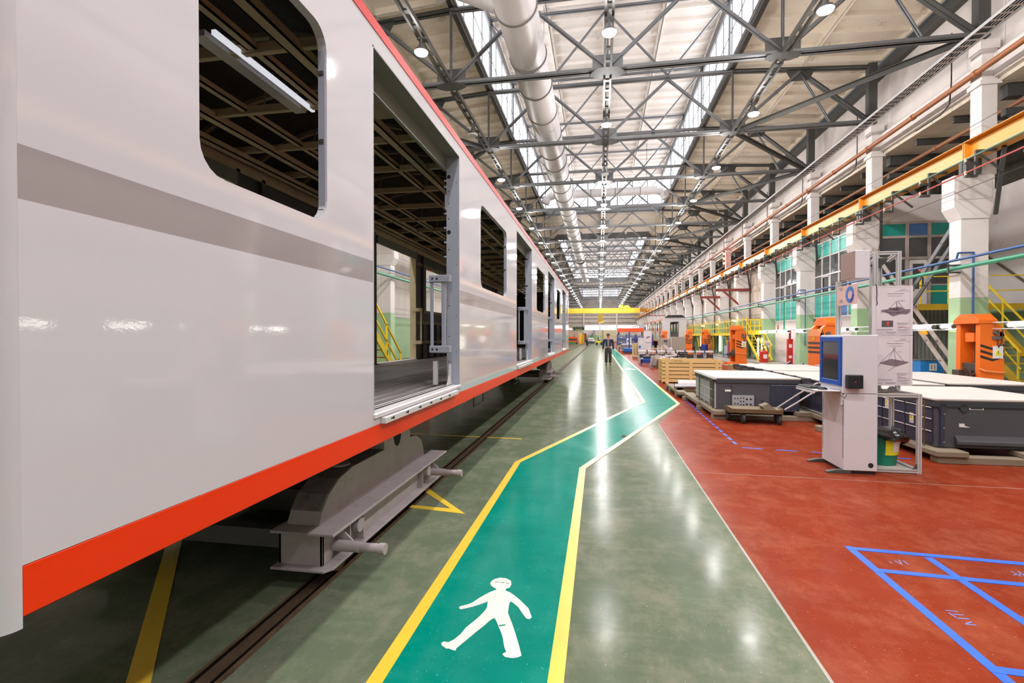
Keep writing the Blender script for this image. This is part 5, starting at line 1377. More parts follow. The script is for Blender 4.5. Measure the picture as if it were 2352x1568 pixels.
# units behind the terminal
u = unit('u', 'dark grey unit with warning cards, half hidden behind the terminal cabinet', 3.98, 5.66, 9.35, 12.35)
for a, c in ((9.45, 10.05), (10.1, 10.7), (10.75, 11.35), (11.4, 12.25)): B().box(3.99, 4.0, a, c, .24, .66).build('side_panel', 'unit_blue', u)
warn(u, 3.985, 9.75, .55, 'X'); warn(u, 3.985, 10.45, .58, 'X')
b = B(); b.box(3.985, 4.0, 9.4, 12.3, .18, .20); b.build('side_rail', 'aluminium', u)
timber('weathered timber left of the unit with warning cards', 3.90, 4.12, 9.2, 12.4, .09, .165)
timber('stub of timber on the red floor left of the terminal cabinet', 3.62, 4.05, 9.02, 9.2, 0, .09)
u2 = unit('u', 'dark grey unit with a pale lid in the second row behind the hand cart', 3.98, 5.75, 12.62, 15.3, lid_n=4)
timber('timber below the pale-lidded unit in the second row', 3.95, 5.7, 13.5, 13.7, .0, .165)
u3 = unit('u', 'pale-lidded grey unit behind the poster stand', 5.9, 7.3, 9.6, 12.6)
timber('timber below the unit behind the poster stand', 5.9, 7.3, 10.5, 10.7, 0, .165)
u4 = unit('u', 'pale-lidded grey unit at the far end of the second row', 6.0, 7.0, 12.8, 15.2)
timber('timber below the farthest pale-lidded unit', 6.0, 7.0, 13.5, 13.7, 0, .165)
b = B()
for i in range(9): b.box(3.80, 3.95, 9.5+.7*i, 9.58+.7*i, .70, .80)
b.box(3.82, 3.84, 9.3, 15.2, .66, .74)
tag(b.build('clamp_rail', 'unit_dark'), 'row of dark clamps in the gap between the grey units', 'clamps')
b = B()
for i, (x, y) in enumerate(((4.4, 15.35), (4.6, 15.5), (4.3, 15.6))): b.bar((x, y, .05), (x+1.3, y+.3, .75+.05*i), .10, .04)
tag(b.build('metal_strips', 'unit_dark'), 'leaning dark metal strips in front of the orange jack', 'metal strips')
t = thing('cardboard_box', 'small cardboard box between the new crate and the pale lids', 'box', (4.3, 16.4, 0)); B().box(4.05, 4.55, 16.3, 16.8, 0, .72).build('body', 'cardboard', t, bevel=.01); B().box(4.28, 4.32, 16.295, 16.3, .1, .7).build('tape', 'wood_new', t)
t = thing('wrapped_parcel', 'white wrapped parcel beside the small cardboard box', 'parcel', (4.9, 16.5, 0)); B().box(4.62, 5.1, 16.35, 16.8, 0, .74).build('body', 'white_wrap', t, bevel=.02); B().box(4.83, 4.88, 16.345, 16.81, 0, .745).build('strap', 'black_plastic', t)
# ---- hand cart
t = thing('hand_cart', 'low flat hand cart with two long pipe handles', 'hand cart', (2.9, 9.8, 0))
b = B(); b.prism([(2.36, 9.62), (3.22, 9.55), (3.30, 9.95), (2.38, 10.1)], .255, .275, 'Z'); b.build('deck', 'wood_old', t)
b = B(); b.bar((2.36, 9.61, .24), (3.22, 9.54, .24), .04, .07); b.bar((2.38, 10.1, .24), (3.30, 9.95, .24), .04, .07); b.bar((2.37, 9.6, .24), (2.38, 10.1, .24), .04, .07); b.bar((3.22, 9.54, .24), (3.30, 9.96, .24), .05, .09); b.build('frame', 'wood_dark', t)
for x, y in ((2.60, 9.66), (3.20, 9.62), (2.42, 10.02), (3.26, 9.93)):
    b = B(); b.cyl((x-.025, y, .095), (x+.025, y, .095), .095, 20); wh = b.build('wheel', 'rubber', t, bevel=.008)
    b = B(); b.cyl((x-.028, y, .085), (x+.028, y, .085), .035, 12); b.build('hub', 'steel_grey', wh)
    b = B(); b.box(x-.04, x-.03, y-.03, y+.03, .08, .22); b.box(x+.03, x+.04, y-.03, y+.03, .08, .22); b.box(x-.05, x+.05, y-.05, y+.05, .20, .23); b.build('fork', 'steel_dark', t)
b = B(); b.tube([(3.26, 9.90, .27), (3.55, 9.72, .55), (3.78, 9.55, .76), (3.86, 9.45, .80), (3.92, 9.3, .80)], .014, 8); b.build('handle', 'aluminium', t)
b = B(); b.tube([(3.28, 9.58, .28), (3.45, 9.5, .42), (3.62, 9.40, .58), (3.74, 9.32, .68), (3.86, 9.25, .78), (3.92, 9.3, .80)], .014, 8); b.build('handle', 'aluminium', t)
b = B(); b.prism([(2.95, .275), (3.15, .275), (3.10, .31), (3.02, .38), (2.90, .33)], 9.60, 9.82); tag(b.build('rag', 'wood_old'), 'crumpled brown cardboard scrap on the hand cart', 'scrap')
# ---- terminal cabinet with keyboard shelf
cx0, cx1, cy0, cy1 = 2.785, 3.155, 6.32, 6.90
t = thing('terminal_cabinet', 'tall pale grey terminal cabinet with a blue framed glass door', 'cabinet', (2.95, 6.6, 0))
B().box(cx0, cx1, cy0, cy1, .935, 1.615).build('upper_body', 'cabinet_grey', t, bevel=.006)
B().box(cx0+.02, cx1, cy0, cy1, .04, .930).build('lower_body', 'cabinet_grey', t, bevel=.006)
b = B(); yy0, yy1, z0, z1 = cy0+.01, cy1-.02, 1.02, 1.595
b.box(cx0-.022, cx0, yy0, yy0+.055, z0, z1); b.box(cx0-.022, cx0, yy1-.055, yy1, z0, z1); b.box(cx0-.022, cx0, yy0+.055, yy1-.055, z0, z0+.06); b.box(cx0-.022, cx0, yy0+.055, yy1-.055, z1-.06, z1); d = b.build('door_frame', 'cabinet_blue', t, bevel=.004)
B().box(cx0-.012, cx0-.004, yy0+.05, yy1-.05, z0+.055, z1-.055).build('door_glass', 'glass_dark', d)
B().cyl((cx0-.03, yy1-.03, 1.30), (cx0-.022, yy1-.03, 1.30), .012, 12).build('lock', 'chrome', d)
b = B(); b.box(cx0-.30, cx0+.02, cy0+.03, cy1-.02, .95, .968); b.box(cx0-.30, cx0-.28, cy0+.03, cy1-.02, .925, .968); sh = b.build('keyboard_shelf', 'cabinet_grey', t, bevel=.005)
b = B(); b.box(cx0-.0, cx0+.02, cy0+.03, cy0+.06, .80, .95); b.build('shelf_bracket', 'cabinet_grey', t)
b = B()
for i in range(26): b.prism([(cy0+.02, .84-.026*i), (cy0+.034, .85-.026*i), (cy0+.034, .842-.026*i), (cy0+.02, .832-.026*i)], cx0+.017, cx0+.0205, 'X')
for i in range(26): b.prism([(cy1-.034, .84-.026*i), (cy1-.02, .85-.026*i), (cy1-.02, .842-.026*i), (cy1-.034, .832-.026*i)], cx0+.017, cx0+.0205, 'X')
o = b.build('vent_slots', 'dark_hole', t)
b = B(); b.box(cx0+.03, cx1-.01, cy0+.02, cy1-.02, .0, .04); b.build('plinth', 'black_plastic', t)
for y in (cy0+.0, cy1-.06):
    b = B(); b.prism([(cx0-.16, .0), (cx0+.10, .0), (cx0+.10, .045), (cx0-.05, .045), (cx0-.16, .02)], y, y+.06); b.build('foot', 'steel_dark', t, bevel=.004)
b = B(); b.box(cx0+.025, cx0+.185, cy0-.075, cy0, 1.00, 1.155); pc = b.build('ups_box', 'black_plastic', t, bevel=.006)
b = B()
for i in range(7): b.box(cx0+.03, cx0+.18, cy0-.077, cy0-.075, 1.012+.02*i, 1.016+.02*i)
b.build('louvre', 'dark_hole', pc)
B().box(cx0+.095, cx0+.108, cy0-.078, cy0-.0755, 1.072, 1.085).build('pilot_light', 'red_paint', pc)
B().cyl((cx1-.07, cy0-.004, .11), (cx1-.07, cy0+.0, .11), .028, 16).build('cable_entry', 'black_plastic', t)
t = thing('keyboard', 'black keyboard on the shelf of the terminal cabinet', 'keyboard', (cx0-.15, 6.7, .968))
B().box(cx0-.28, cx0-.13, 6.50, 6.86, .969, .988).build('body', 'black_plastic', t, bevel=.004)
b = B()
for i in range(5):
    for j in range(14): b.box(cx0-.27+.027*i, cx0-.248+.027*i, 6.51+.0245*j, 6.53+.0245*j, .988, .993)
o = b.build('keys', 'unit_dark', t); o['kind'] = 'stuff'
t = thing('computer_mouse', 'black mouse lying beside the keyboard', 'mouse', (cx0-.18, 6.41, .968))
b = B(); b.ball((cx0-.17, 6.42, .972), .05, 14, 8, sc=(1.1, .62, .55)); b.build('shell', 'black_plastic', t, smooth=True)
b = B(); b.tube([(cx0-.10, 6.42, .98), (cx0-.0, 6.36, .975), (cx0-.03, 6.33, .92), (cx0+.02, 6.315, .88), (cx0+.04, 6.31, .93)], .003, 5); b.build('cord', 'black_plastic', t)
# ---- aluminium stand with posters
t = thing('poster_stand', 'aluminium profile stand carrying two posters behind the terminal', 'stand', (3.4, 6.7, 0))
def prof(name, p, q, w=.042):
    p = Vector(p); q = Vector(q); b = B(); up = (0, 1, 0) if abs((q-p).normalized().z) > .9 else (0, 0, 1)
    for a in (-1, 1):
        for c in (-1, 1): b.bar(p, q, w*.34, w*.34, up=up, off=(a*w*.33, c*w*.33))
    b.bar(p, q, w*.5, w*.5, up=up)
    return b.build(name, 'aluminium', t)
for x, y in ((3.66, 6.47), (3.66, 7.02), (3.18, 7.02)): prof('leg', (x, y, .0), (x, y, .93))
prof('top_bar', (3.15, 6.47, .91), (3.64, 6.47, .91)); prof('top_bar', (3.15, 7.02, .91), (3.64, 7.02, .91)); prof('side_bar', (3.66, 6.49, .91), (3.66, 7.0, .91)); prof('foot_bar', (3.66, 6.49, .03), (3.66, 7.0, .03)); prof('foot_bar', (3.2, 7.02, .03), (3.64, 7.02, .03)); prof('foot_bar', (3.15, 6.47, .03), (3.64, 6.47, .03))
for x, y, zt_ in ((3.34, 6.77, 2.64), (3.595, 6.77, 2.64), (3.50, 7.0, 2.60), (3.415, 7.0, 2.60)): prof('upright', (x, y, .93), (x, y, zt_))
prof('head_bar', (3.36, 6.77, 2.62), (3.575, 6.77, 2.62)); prof('head_bar', (3.34, 6.79, 2.62), (3.34, 7.0, 2.56)); prof('head_bar', (3.595, 6.79, 2.62), (3.595, 7.0, 2.56))
b = B(); b.prism([(3.36, 2.50), (3.42, 2.58), (3.54, 2.58), (3.54, 2.55), (3.46, 2.46), (3.42, 2.46)], 6.90, 6.95); b.build('head_gusset', 'steel_dark', t)
for x in (3.36, 3.52):
    b = B(); b.prism([(x-.07, .932), (x+.07, .932), (x+.02, .99), (x-.02, .99)], 6.74, 6.755); b.build('foot_gusset', 'steel_grey', t)
b = B(); b.prism([(3.60, .0), (3.60, .06), (3.56, .0)], 6.46, 6.48); b.prism([(3.60, .045), (3.64, .11), (3.64, .045)], 6.46, 6.48); b.build('corner_gusset', 'steel_dark', t)
b = B(); b.prism([(3.02, 6.47), (3.64, 6.47), (3.64, 7.0), (3.16, 7.0)], .012, .028, 'Z'); b.build('base_plate', 'unit_lid', t)
prof('sign_post', (3.02, 6.98, .0), (3.02, 6.98, 2.3), .05)
def poster(label, x0, x1, z0, z1, y):
    t = thing('poster', label, 'poster', ((x0+x1)/2, y, z0), 'lifting posters')
    B().box(x0, x1, y, y+.006, z0, z1).build('board', 'poster_white', t)
    W, Hh = x1-x0, z1-z0
    def R(b, u0, v0, u1, v1, d=.0012): b.box(x0+u0*W, x0+u1*W, y-d, y, z0+v0*Hh, z0+v1*Hh)
    b = B()
    for (u0, v0, u1, v1) in ((.10, .03, .102, .97), (.93, .03, .932, .97), (.10, .03, .93, .032), (.10, .97, .93, .972), (.10, .07, .93, .0715), (.28, .03, .282, .07), (.66, .03, .662, .07)): R(b, u0, v0, u1, v1)
    b.build('border_line', 'ink_soft', t)
    b = B(); rnd = random.Random(label)
    def text(b, u0, v, u1, h, dens=.75):
        u = u0
        while u < u1:
            w_ = rnd.uniform(.008, .05)
            R(b, u, v, min(u+w_, u1), v+h); u += w_+.008
    text(b, .38, .835, .78, .008); text(b, .38, .79, .74, .005)
    text(b, .62, .245, .90, .005); text(b, .62, .225, .88, .005); text(b, .62, .205, .84, .005)
    text(b, .12, .115, .52, .005); text(b, .12, .10, .50, .005); text(b, .62, .105, .92, .008); text(b, .66, .085, .86, .005); text(b, .14, .045, .26, .006); text(b, .34, .055, .60, .005); text(b, .36, .04, .58, .005); text(b, .70, .045, .90, .006); text(b, .64, .175, .72, .005); text(b, .70, .925, .86, .005)
    b.build('printed_text', 'ink', t)
    b = B()
    for (a, c, d_, e) in ((.62, .155, .80, .165), (.64, .145, .74, .15), (.80, .14, .92, .15), (.70, .16, .86, .15), (.56, .885, .72, .90), (.66, .895, .92, .89), (.74, .91, .80, .92)):
        b.bar((x0+a*W, y-.001, z0+c*Hh), (x0+d_*W, y-.001, z0+e*Hh), .0012, .0022)
    b.build('signature', 'ink_red', t)
    return t, R, (lambda u, v: (x0+u*W, y-.0015, z0+v*Hh)), y
t, R, Q, y = poster('upper poster on the aluminium stand, a bogie hanging from lifting chains', 3.29, 3.735, 1.615, 2.215, 6.735)
def poly(b, pts, Q, d=0): 
    P = [Q(*p) for p in pts]; b.prism([(p[0], p[2]) for p in P], P[0][1]-.0006-d, P[0][1]+.0014)
b = B(); poly(b, [(.22, .48), (.34, .455), (.40, .44), (.46, .40), (.52, .38), (.60, .40), (.66, .42), (.74, .425), (.84, .42), (.92, .46), (.95, .52), (.90, .525), (.80, .52), (.72, .565), (.62, .575), (.52, .555), (.42, .555), (.40, .53), (.30, .52), (.22, .51)], Q); b.build('bogie_drawing', 'drawing_mauve', t)
b = B(); poly(b, [(.42, .515), (.60, .50), (.70, .53), (.60, .545), (.44, .54)], Q, .0003); poly(b, [(.28, .50), (.40, .475), (.50, .455), (.66, .46), (.82, .485), (.80, .475), (.66, .445), (.48, .44), (.36, .47)], Q, .0003); poly(b, [(.20, .445), (.26, .455), (.24, .46)], Q, .0003); b.build('drawing_shade', 'drawing_dark', t)
b = B()
for p, q in (((.60, .69), (.40, .52)), ((.60, .69), (.60, .55)), ((.62, .69), (.80, .52)), ((.60, .69), (.63, .45)), ((.62, .695), (.80, .70))): b.bar(Q(*p), Q(*q), .0012, .0025)
b.build('sling_lines', 'ink', t)
b = B(); R(b, .24, .165, .52, .295); ph = b.build('photo_print', 'photo_dark', t)
b = B(); poly(b, [(.36, .20), (.41, .20), (.43, .24), (.39, .285), (.36, .25)], Q, .0006); b.build('photo_mark', 'photo_red', ph)
t, R, Q, y = poster('lower poster on the aluminium stand, a flat frame hanging from four slings', 3.29, 3.735, 1.0, 1.61, 6.735)
b = B(); poly(b, [(.20, .455), (.48, .535), (.90, .475), (.62, .405)], Q); b.build('frame_drawing', 'drawing_mauve', t)
b = B(); poly(b, [(.20, .455), (.62, .405), (.62, .385), (.58, .385), (.20, .44)], Q, .0003); poly(b, [(.62, .405), (.90, .475), (.90, .46), (.62, .385)], Q, .0003); b.build('drawing_shade', 'ink_soft', t)
b = B()
for p, q in (((.55, .72), (.21, .455)), ((.55, .72), (.40, .51)), ((.55, .72), (.60, .40)), ((.55, .72), (.80, .475)), ((.21, .44), (.12, .33)), ((.60, .39), (.40, .29)), ((.66, .685), (.72, .67))): b.bar(Q(*p), Q(*q), .0012, .0025)
P = Q(.55, .745); b.ring(P, (0, 1, 0), .010, .013, .0012, 14); b.build('sling_lines', 'ink', t)
b = B(); P = Q(.14, .845); b.tube([(3.33, 6.76, 2.25), (3.335, 6.728, 2.22), (3.34, 6.728, 2.12), (3.335, 6.728, 2.06), (3.345, 6.728, 2.0), (3.33, 6.728, 1.985)], .004, 6); tag(b.build('hanging_cord', 'black_plastic'), 'thin black cord end dangling over the upper poster', 'cord')
# ring sign and tan loudspeaker on the sign post
t = thing('ring_sign', 'small pinkish sign with a blue ring beside the posters', 'sign', (2.985, 6.7, 2.0))
B().box(2.982, 2.99, 6.44, 6.92, 1.985, 2.225).build('board', 'pink_sign', t)
b = B(); b.ring((2.980, 6.60, 2.105), (1, 0, 0), .055, .10, .002, 28); rg = b.build('ring', 'ring_blue', t)
b = B(); b.prism([(6.60+.099*math.cos(a), 2.105+.099*math.sin(a)) for a in [PI+.1*i for i in range(0, 16)]]+[(6.60+.056*math.cos(a), 2.105+.056*math.sin(a)) for a in [PI+.1*i for i in range(15, -1, -1)]], 2.978, 2.9795, 'X'); b.build('ring_sector', 'ring_deep', rg)
b = B()
for i, z in enumerate((2.20, 2.185, 2.17, 2.02, 2.035, 2.05)): b.box(2.9805, 2.982, 6.78, 6.78+.10-.015*(i % 3), z, z+.005)
b.box(2.9805, 2.982, 6.585, 6.61, 2.212, 2.222); b.build('printed_text', 'ink_soft', t)
t = thing('loudspeaker', 'tan boxy loudspeaker on top of the post beside the poster stand', 'loudspeaker', (3.1, 6.75, 2.3))
B().box(3.03, 3.19, 6.58, 6.94, 2.30, 2.635).build('cabinet', 'cabinet_grey', t, bevel=.004); B().box(3.022, 3.03, 6.585, 6.935, 2.305, 2.63).build('front_cloth', 'speaker_tan', t)
# ---- bin
bxc, byc = 3.44, 6.84
t = thing('waste_bin', 'green waste bin with a yellow label and a black bag under the stand', 'waste bin', (bxc, byc, 0.03))
b = B(); b.cyl((bxc, byc, .03), (bxc, byc, .40), .165, 28, r2=.205); b.build('tub', 'bin_green', t, smooth=True)
b = B(); k = 12
a0 = math.radians(-100)
for i in range(k):
    a, c = a0+math.radians(75)*i/k, a0+math.radians(75)*(i+1)/k
    P = lambda q, z: (bxc+(.167+.040*(z-.03)/.37+.002)*math.cos(q), byc+(.167+.040*(z-.03)/.37+.002)*math.sin(q), z)
    b.face([P(a, .16), P(c, .16), P(c, .40), P(a, .40)])
lb = b.build('yellow_label', 'label_yellow', t)
b = B()
for i in range(4, 9):
    a, c = a0+math.radians(75)*i/k, a0+math.radians(75)*(i+1)/k
    P = lambda q, z: (bxc+(.167+.040*(z-.03)/.37+.004)*math.cos(q), byc+(.167+.040*(z-.03)/.37+.004)*math.sin(q), z)
    b.face([P(a, .20), P(c, .20), P(c, .33), P(a, .33)])
b.build('label_card', 'label_white', lb)
b = B(); n, m = 40, 7; rnd = random.Random(3); rows = []
for j in range(m):
    f = j/(m-1); z = .33+.13*f; rowp = []
    for i in range(n):
        a = 2*PI*i/n; rr_ = .235+.065*math.sin(PI*min(1, f*1.2))+.012*math.sin(7*a+3*f)+rnd.uniform(-.008, .008)-.10*max(0, f-.8)
        sag = -.05*math.cos(a-.4)*(1-f)
        rowp.append((bxc+rr_*math.cos(a), byc+rr_*math.sin(a), z+sag+.012*math.sin(5*a)))
    rows.append(rowp)
for j in range(m-1):
    for i in range(n): b.face([rows[j][i], rows[j][(i+1) % n], rows[j+1][(i+1) % n], rows[j+1][i]])
b.face(rows[-1])
o = b.build('bag', 'bag_black', t)
# ---- new wooden crate
x0, x1, y0, y1, zt_ = 2.10, 4.02, 17.4, 18.5, .83
t = thing('wooden_crate', 'new pale wooden crate of horizontal boards with battens', 'crate', ((x0+x1)/2, (y0+y1)/2, 0))
for i in range(6):
    z0 = .05+.130*i
    for (a, b_, c, d) in ((x0, x1, y0+.02, y0+.045), (x0, x1, y1-.045, y1-.02), (x0+.02, x0+.045, y0+.05, y1-.05), (x1-.045, x1-.02, y0+.05, y1-.05)):
        pl = B().box(a, b_, c, d, z0, z0+.106).build('board', 'wood_new', t)
        if i == 5 and c == y0+.02 and a == x0: topb = pl
for x in (x0+.16, (x0+x1)/2-.03, x1-.16):
    B().box(x-.055, x+.055, y0-.005, y0+.02, .0, zt_).build('batten', 'wood_new', t)
    B().box(x-.055, x+.055, y1-.02, y1+.005, .0, zt_).build('batten', 'wood_new', t)
for y in (y0+.15, y1-.15): B().box(x0-.005, x0+.02, y-.055, y+.055, 0, zt_).build('batten', 'wood_new', t)
B().box(x0+.05, x1-.05, y0+.06, y1-.06, .05, .74).build('contents', 'wood_dark', t)  # inner block coloured dark so the gaps between the boards read shaded
tx = bpy.data.curves.new('stencil', 'FONT'); tx.body = 'УС. МЕТИЗЫ'; tx.size = .06; tx.extrude = .0005
tmp = bpy.data.objects.new('stencil_curve', tx); COL.objects.link(tmp); bpy.context.view_layer.update()
me = bpy.data.meshes.new_from_object(tmp.evaluated_get(bpy.context.evaluated_depsgraph_get())); bpy.data.objects.remove(tmp)
sto = bpy.data.objects.new('stencil', me); COL.objects.link(sto); sto.parent = topb; sto.rotation_euler = (PI/2, 0, 0); me.materials.clear(); me.materials.append(MATS['ink'])
sto.location = Vector((x0+.28, y0+.0185, .745))-Vector(t.location)
# stuff in front of the crate
t = thing('pipe_roll', 'pale roll lying on timber in front of the crate', 'roll', (2.5, 14.3, .2))
b = B(); b.cyl((2.15, 14.3, .28), (3.1, 14.2, .28), .11, 20); b.build('roll', 'white_wrap', t, smooth=True)
b = B(); b.cyl((2.14, 14.3, .28), (2.15, 14.3, .28), .05, 12); b.build('roll_core', 'dark_hole', t)
t = thing('steel_tube', 'shiny steel tube lying below the pale roll', 'tube', (2.6, 13.9, .2)); B().cyl((2.0, 13.9, .25), (3.2, 13.8, .25), .07, 16).build('pipe', 'chrome', t, smooth=True); B().cyl((1.995, 13.9, .25), (2.0, 13.9, .25), .055, 16).build('bore', 'dark_hole', t)
timber('dark timber carrying the steel tube', 2.05, 3.3, 13.75, 14.5, .0, .17, 'wood_dark')
timber('slanting loose timber running from the crate to the first unit', 2.0, 2.22, 13.25, 15.6, .09, .17)
for i, y in enumerate((13.6, 14.8, 15.5)): timber(('nearest', 'middle', 'farthest')[i]+' short bearer under the slanting loose timber', 1.98, 2.3, y, y+.12, 0, .09)
# ================================================================== things farther down the right side
# row of seat frames with white tops
sf = None
for i in range(8):
    x = 2.32+.55*i
    lab = 'white-topped train seat frame, %s from the walkway end of its row' % ('first second third fourth fifth sixth seventh eighth'.split()[i])
    if sf is None:
        sf = thing('train_bench', lab, 'seat frame', (x, 31, 0), 'row of seat frames')
        b = B(); b.box(x, x+.50, 30.8, 31.2, .62, .74); b.build('cushion', 'label_white', sf, bevel=.03, seg=2)
        b = B(); b.box(x+.50, x+.54, 30.78, 31.22, .56, .78); b.build('end_cap', 'black_plastic', sf)
        b = B()
        for xx in (x+.02, x+.46): b.box(xx, xx+.04, 30.8, 30.84, 0, .62); b.box(xx, xx+.04, 31.16, 31.2, 0, .62)
        b.box(x, x+.54, 30.8, 30.84, .2, .24); b.build('frame', 'aluminium', sf)
        b = B(); b.box(x+.07, x+.45, 30.82, 30.85, .30, .52); g_ = b.build('grille', 'unit_dark', sf)
        b = B(); b.box(x+.06, x+.46, 30.81, 30.86, .24, .30); b.build('skirt', 'unit_light', sf)
    else: dup(sf, (x, 31, 0), label=lab)
# grey control cabinets
for x0, x1, z1, lab in ((4.55, 5.42, 1.43, 'lower grey control cabinet with gauges behind the seat frames'), (5.44, 6.55, 1.56, 'taller plain grey cabinet behind the seat frames')):
    t = thing('control_cabinet', lab, 'cabinet', ((x0+x1)/2, 40.3, 0), 'grey control cabinets')
    B().box(x0, x1, 40, 40.6, .06, z1).build('body', 'grey_cabinet', t, bevel=.01)
    B().box(x0+.03, x1-.03, 40.02, 40.58, 0, .06).build('plinth', 'black_plastic', t)
    if z1 < 1.5:
        B().box(x0+.05, x1-.05, 39.985, 40, .1, z1-.05).build('door', 'grey_cabinet', t, bevel=.006)
        for i, (xx, zz) in enumerate(((5.0, 1.28), (5.15, 1.28), (5.0, 1.18), (5.15, 1.18), (5.07, .95))): B().box(xx-.06, xx+.06, 39.97, 39.985, zz-.04, zz+.04).build('gauge', 'unit_dark', t)
    else: B().box(x0+.02, x0+.06, 39.985, 40, .1, z1-.05).build('door_edge', 'label_white', t)
# notice stand, poster board, racks
t = thing('notice_board', 'tall pale notice board with a blue shield beside the wooden rack', 'notice board', (3.05, 37.5, 0))
B().box(2.80, 3.32, 37.45, 37.55, .0, 1.48).build('board', 'cabinet_grey', t, bevel=.01)
b = B(); b.prism([(2.84, .78), (2.92, .68), (3.0, .78), (3.0, .92), (2.84, .92)], 37.435, 37.45); b.build('shield', 'blue_cabinet', t)
for i in range(5): B().box(2.90+.12*(i % 3), 2.99+.12*(i % 3), 37.44, 37.45, 1.02+.13*(i//3), 1.12+.13*(i//3)).build('card', 'label_white', t)
t = thing('notice_board', 'white board with a bogie drawing behind the pale notice board', 'notice board', (4.3, 46, 0))
B().box(3.95, 4.62, 46, 46.05, 1.05, 2.1).build('board', 'poster_white', t); B().box(3.95, 4.62, 46, 46.05, .3, 1.0).build('lower_board', 'cabinet_grey', t)
b = B(); b.prism([(4.12, 1.45), (4.25, 1.42), (4.48, 1.55), (4.5, 1.62), (4.3, 1.6), (4.15, 1.52)], 45.985, 46); b.build('drawing', 'drawing_mauve', t)
for x in (4.0, 4.56): B().box(x-.03, x+.03, 46.05, 46.1, 0, 2.1).build('post', 'aluminium', t)
t = thing('board_rack', 'rack of upright pale boards with wooden faces beside the walkway', 'rack', (2.75, 39, 0))
for i in range(4): B().box(2.52+.12*i, 2.60+.12*i, 38.7, 39.3, .12, 1.05).build('board', 'cream' if i % 2 else 'wood_new', t)
b = B(); b.box(2.46, 3.05, 38.65, 39.35, .05, .12); b.box(2.46, 3.05, 38.65, 38.68, 1.05, 1.09)
for x in (2.46, 3.02): b.box(x, x+.03, 38.65, 38.68, 0, 1.09)
b.build('frame', 'cream', t)
for x in (2.5, 3.0): B().cyl((x, 38.7, .04), (x+.04, 38.7, .04), .05, 10).build('caster', 'rubber', t)
t = thing('blue_lifter', 'blue wheeled lifter with a tall mast', 'lifter', (2.55, 46.8, 0))
B().box(2.25, 3.0, 46.6, 47.4, .18, .50).build('base', 'blue_paint', t, bevel=.02)
B().box(2.25, 3.0, 46.6, 47.4, .05, .18).build('chassis', 'black_plastic', t)
B().box(2.66, 2.78, 46.9, 47.02, .5, 1.95).build('mast', 'blue_deep', t); B().cyl((2.72, 46.96, 1.9), (2.72, 46.96, 2.05), .06, 10).build('pulley', 'blue_paint', t)
for x in (2.2, 3.05): B().cyl((x-.03, 46.65, .07), (x+.03, 46.65, .07), .07, 12).build('wheel', 'rubber', t)
b = B(); b.tube([(2.25, 46.6, .4), (2.0, 46.3, .5), (2.0, 46.2, .8)], .02, 6); b.build('tiller', 'steel_dark', t)
t = thing('step_stool', 'low blue cart with a dark top near the walkway', 'cart', (2.55, 28.3, 0))
B().box(2.28, 2.88, 28.1, 28.6, .28, .36).build('tray', 'blue_paint', t, bevel=.01); B().box(2.40, 2.86, 28.3, 28.6, .36, .50).build('cushion', 'black_plastic', t, bevel=.02)
B().box(2.28, 2.86, 28.1, 28.14, .12, .28).build('apron', 'blue_deep', t)
for x, y in ((2.30, 28.12), (2.84, 28.12), (2.30, 28.56), (2.84, 28.56)): B().box(x-.02, x+.02, y-.02, y+.02, 0, .28).build('leg', 'blue_paint', t)
t = thing('draped_pallet', 'pallet load draped with grey cloth beside the new crate', 'pallet load', (3.2, 26.5, 0))
B().box(2.75, 4.4, 26, 27.2, .0, .12).build('pallet', 'wood_dark', t)
B().box(2.95, 4.3, 26.05, 27.1, .12, .42).build('cartons', 'cardboard', t, bevel=.01)
b = B(); n, m = 14, 8; G = []
for j in range(m+1):
    row = []
    for i in range(n+1):
        f = j/m; u = i/n
        row.append((2.6+.55*u+.1*math.sin(9*u+f), 26.0+.8*u, .62-.62*f**1.5*(.85+.15*math.sin(11*u))))
    G.append(row)
for j in range(m):
    for i in range(n): b.face([(G[j][i][0]-.18*j/m, G[j][i][1]-.2*j/m, G[j][i][2]), (G[j][i+1][0]-.18*j/m, G[j][i+1][1]-.2*j/m, G[j][i+1][2]), (G[j+1][i+1][0]-.18*(j+1)/m, G[j+1][i+1][1]-.2*(j+1)/m, G[j+1][i+1][2]), (G[j+1][i][0]-.18*(j+1)/m, G[j+1][i][1]-.2*(j+1)/m, G[j+1][i][2])])
b.build('cloth', 'cloth_grey', t, smooth=True)
b = B(); rnd = random.Random(5)
for i in range(7): b.bar((3.0+.2*i, 26.2, .44+.03*(i % 3)), (3.15+.2*i, 26.9, .46+.02*(i % 2)), .16, .03)
b.build('offcuts', 'white_wrap', t)
t = thing('plank_stack', 'long stack of brown planks on the floor behind the crate', 'planks', (4.2, 28.6, 0))
for i in range(3): B().box(2.9, 5.6, 28.5+.22*i, 28.7+.22*i, .30, .36).build('plank', 'wood_old', t)
for x in (3.1, 5.3): B().box(x, x+.15, 28.45, 29.2, 0, .30).build('trestle', 'wood_dark', t)
t = thing('seat_stack', 'stack of black plastic seat shells on the planks', 'seat shells', (4.6, 28.8, .36))
for i in range(4): B().box(4.35+.01*i, 4.85-.01*i, 28.6, 29.0, .37+.10*i, .44+.10*i).build('shell', 'black_plastic', t, bevel=.02)
t = thing('wrapped_bundle', 'bent piece in white wrapping leaning on the planks', 'parcel', (4.0, 28.9, .36))
b = B(); b.bar((3.55, 28.9, 1.12), (4.25, 28.8, .50), .30, .14); b.bar((3.3, 28.7, .42), (4.25, 28.7, .55), .3, .1); b.ball((3.95, 28.8, .88), .10, 10, 6); b.build('bundle', 'white_wrap', t, bevel=.03, seg=2)
